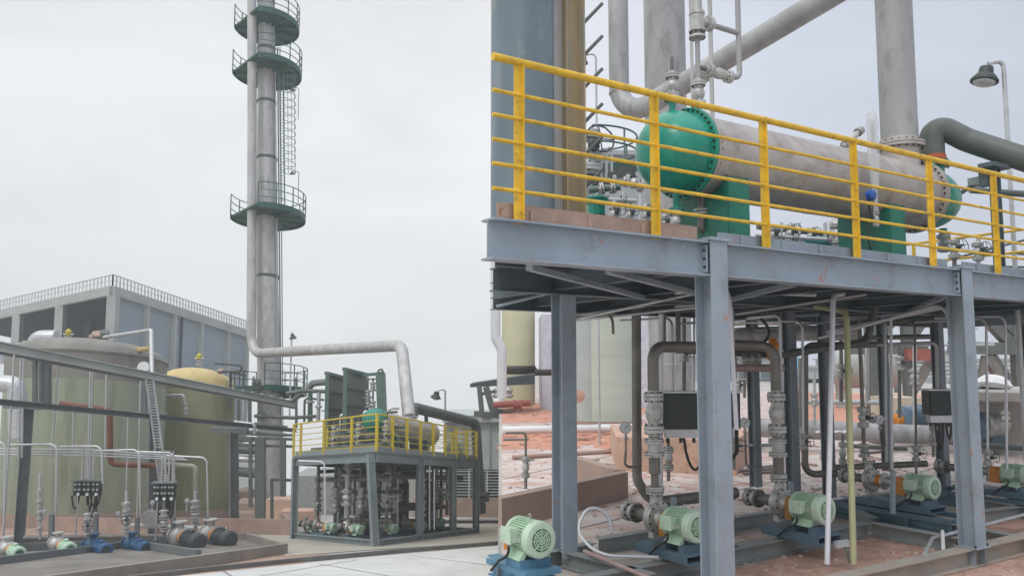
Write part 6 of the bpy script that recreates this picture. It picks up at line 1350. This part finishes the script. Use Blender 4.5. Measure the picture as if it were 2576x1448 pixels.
# dark pipe to the right of the platform
t = T('drop_pipe', P(1205, 1290, 42), 'dark pipe descending right from the distant exchanger and dropping to the ground', 'pipe')
MB().tube([P(1038, 1048, 38), P(1038, 1024, 38), P(1196, 1062, 43), P(1210, 1290, 43)], .26, 20, bend=.5).build('pipe', PIPED, t)
MB().lathe(P(1210, 1258, 43), Z, [(0, .42), (.15, .42), (.17, .28), (.3, .42), (.45, .42)], 20).build('flange', PIPED, t)
MB().tube([P(1073, 1078, 39), P(1071, 1036, 39)], .09, 8).build('support_leg', PIPED, t); MB().bar(P(1062, 1036, 39), P(1084, 1038, 39), .3, .2).build('support_head', PIPED, t)
p = P(1119, 1062, 43); lamp(1100, 992, 0, 0, (P(1119, 1090, 43)), 43, .05, 'small street lamp above the pale boxes right of the distant platform', 1.6)
p = P(727, 1050, 50); lamp(734, 845, 0, 0, P(728, 1050, 50), 50, .05, 'small lamp on a thin pole just right of the tall column', 1.3)
# buildings & cooler to the right
t = T('cooling_unit', G(1160, 1275), 'pale grey sheet-metal cooling unit with louvred lower walls right of the distant platform', 'cooling unit')
def pbox(x0, x1, yt, yb, d, dp, m, nm):
    a = P(x0, yt, d); b = P(x1, yt, d); zb = P(x0, yb, d).z
    MB().hexa([V((a.x, d, zb)), V((b.x, d, zb)), V((b.x, d+dp, zb)), V((a.x, d+dp, zb))], [V((a.x, d, a.z)), V((b.x, d, a.z)), V((b.x, d+dp, a.z)), V((a.x, d+dp, a.z))]).build(nm, m, t)
pbox(1150, 1262, 1062, 1180, 50, 6, LTGREY, 'upper_wall'); pbox(1118, 1158, 1052, 1182, 51, 5, LTGREY, 'side_wall'); pbox(1112, 1262, 1044, 1061, 49.6, 6.5, LTGREY, 'top_fascia')
pbox(1060, 1262, 1182, 1250, 50.2, 5, PIPED, 'louvre_backing'); pbox(1040, 1262, 1251, 1300, 49.8, 5.5, CONCB, 'plinth')
for k_ in range(9): a = P(1060, 1184+k_*7.4, 50); b = P(1262, 1184+k_*7.4, 50); MB().bar(a, b, .22, .05).build('louvre', LTGREY, t)
for px in (1120, 1180, 1225): p = P(px, 1182, 49.9); q_ = P(px, 1250, 49.9); MB().bar(q_, p, .12, .12, up=(0, 1, 0)).build('frame_post', LTGREY, t)
MB().lathe(P(1143, 1133, 49.8), (-.3, -1, 0), [(0, .5), (.3, .5), (.35, .38), (.36, .3)], 24).build('fan_cowl', PIPED, t)
for px in (1163, 1190, 1232): MB().bar(P(px, 1180, 49.93), P(px, 1063, 49.93), .06, .06, up=(0, 1, 0)).build('standing_seam', GALV, t)
slab('far_building', 1020, 1066, 1170, 62, 4, gz(62)-.5, mat('cream_grey_wall', (.36, .36, .33), .7), 'small cream house with blue windows seen under the distant platform', 'building')
slab('far_building', 735, 880, 1196, 66, 5, gz(66)-.5, mat('far_grey_wall', (.30, .31, .30), .8), 'low grey wall far behind the distant platform', 'building')  # plain mid-grey wall colour
slab('far_building', 885, 1020, 1170, 64, 5, gz(64)-.5, mat('far_grey_wall2', (.24, .25, .25), .8), 'dark grey shed behind the distant platform interior', 'building')  # plain darker grey wall colour
for i, (px, py, d, w_, m) in enumerate(((750, 1310, 45, 2.0, OCHRE), (700, 1280, 47, 1.4, OCHRE))):
    p = P(px, py-25, d); t = T('brown_block', V((p.x, p.y, gz(p.y))), ('right', 'left')[i]+' orange-brown block between the portal frame and the distant platform', 'block')
    MB().hexa([V((p.x-w_/2, p.y, gz(p.y)-.1)), V((p.x+w_/2, p.y, gz(p.y)-.1)), V((p.x+w_/2, p.y+1, gz(p.y+1)-.1)), V((p.x-w_/2, p.y+1, gz(p.y+1)-.1))], [V((p.x-w_/2, p.y, p.z)), V((p.x+w_/2, p.y, p.z)), V((p.x+w_/2, p.y+1, p.z)), V((p.x-w_/2, p.y+1, p.z))]).build('block', m, t)
# cleanup of helper values on prototypes
for o in bpy.data.objects:
    for k_ in ('vx', 'sx', 'fb'):
        if k_ in o: del o[k_]

# ============================================================ HAZE
hz_ = MB().box(-330, 330, -32, 305, -50, 34).build('haze', CONC)
hz_.data.materials.clear(); hm = bpy.data.materials.new('haze_air'); hm.use_nodes = True; n = hm.node_tree.nodes; n.clear()
o_ = n.new('ShaderNodeOutputMaterial'); pv = n.new('ShaderNodeVolumePrincipled'); pv.inputs['Color'].default_value = (.93, .96, .97, 1); pv.inputs['Density'].default_value = .0021
hm.node_tree.links.new(pv.outputs[0], o_.inputs['Volume']); hz_.data.materials.append(hm); tag(hz_, 'thin pale haze hanging over the whole site', 'haze', kind='stuff')
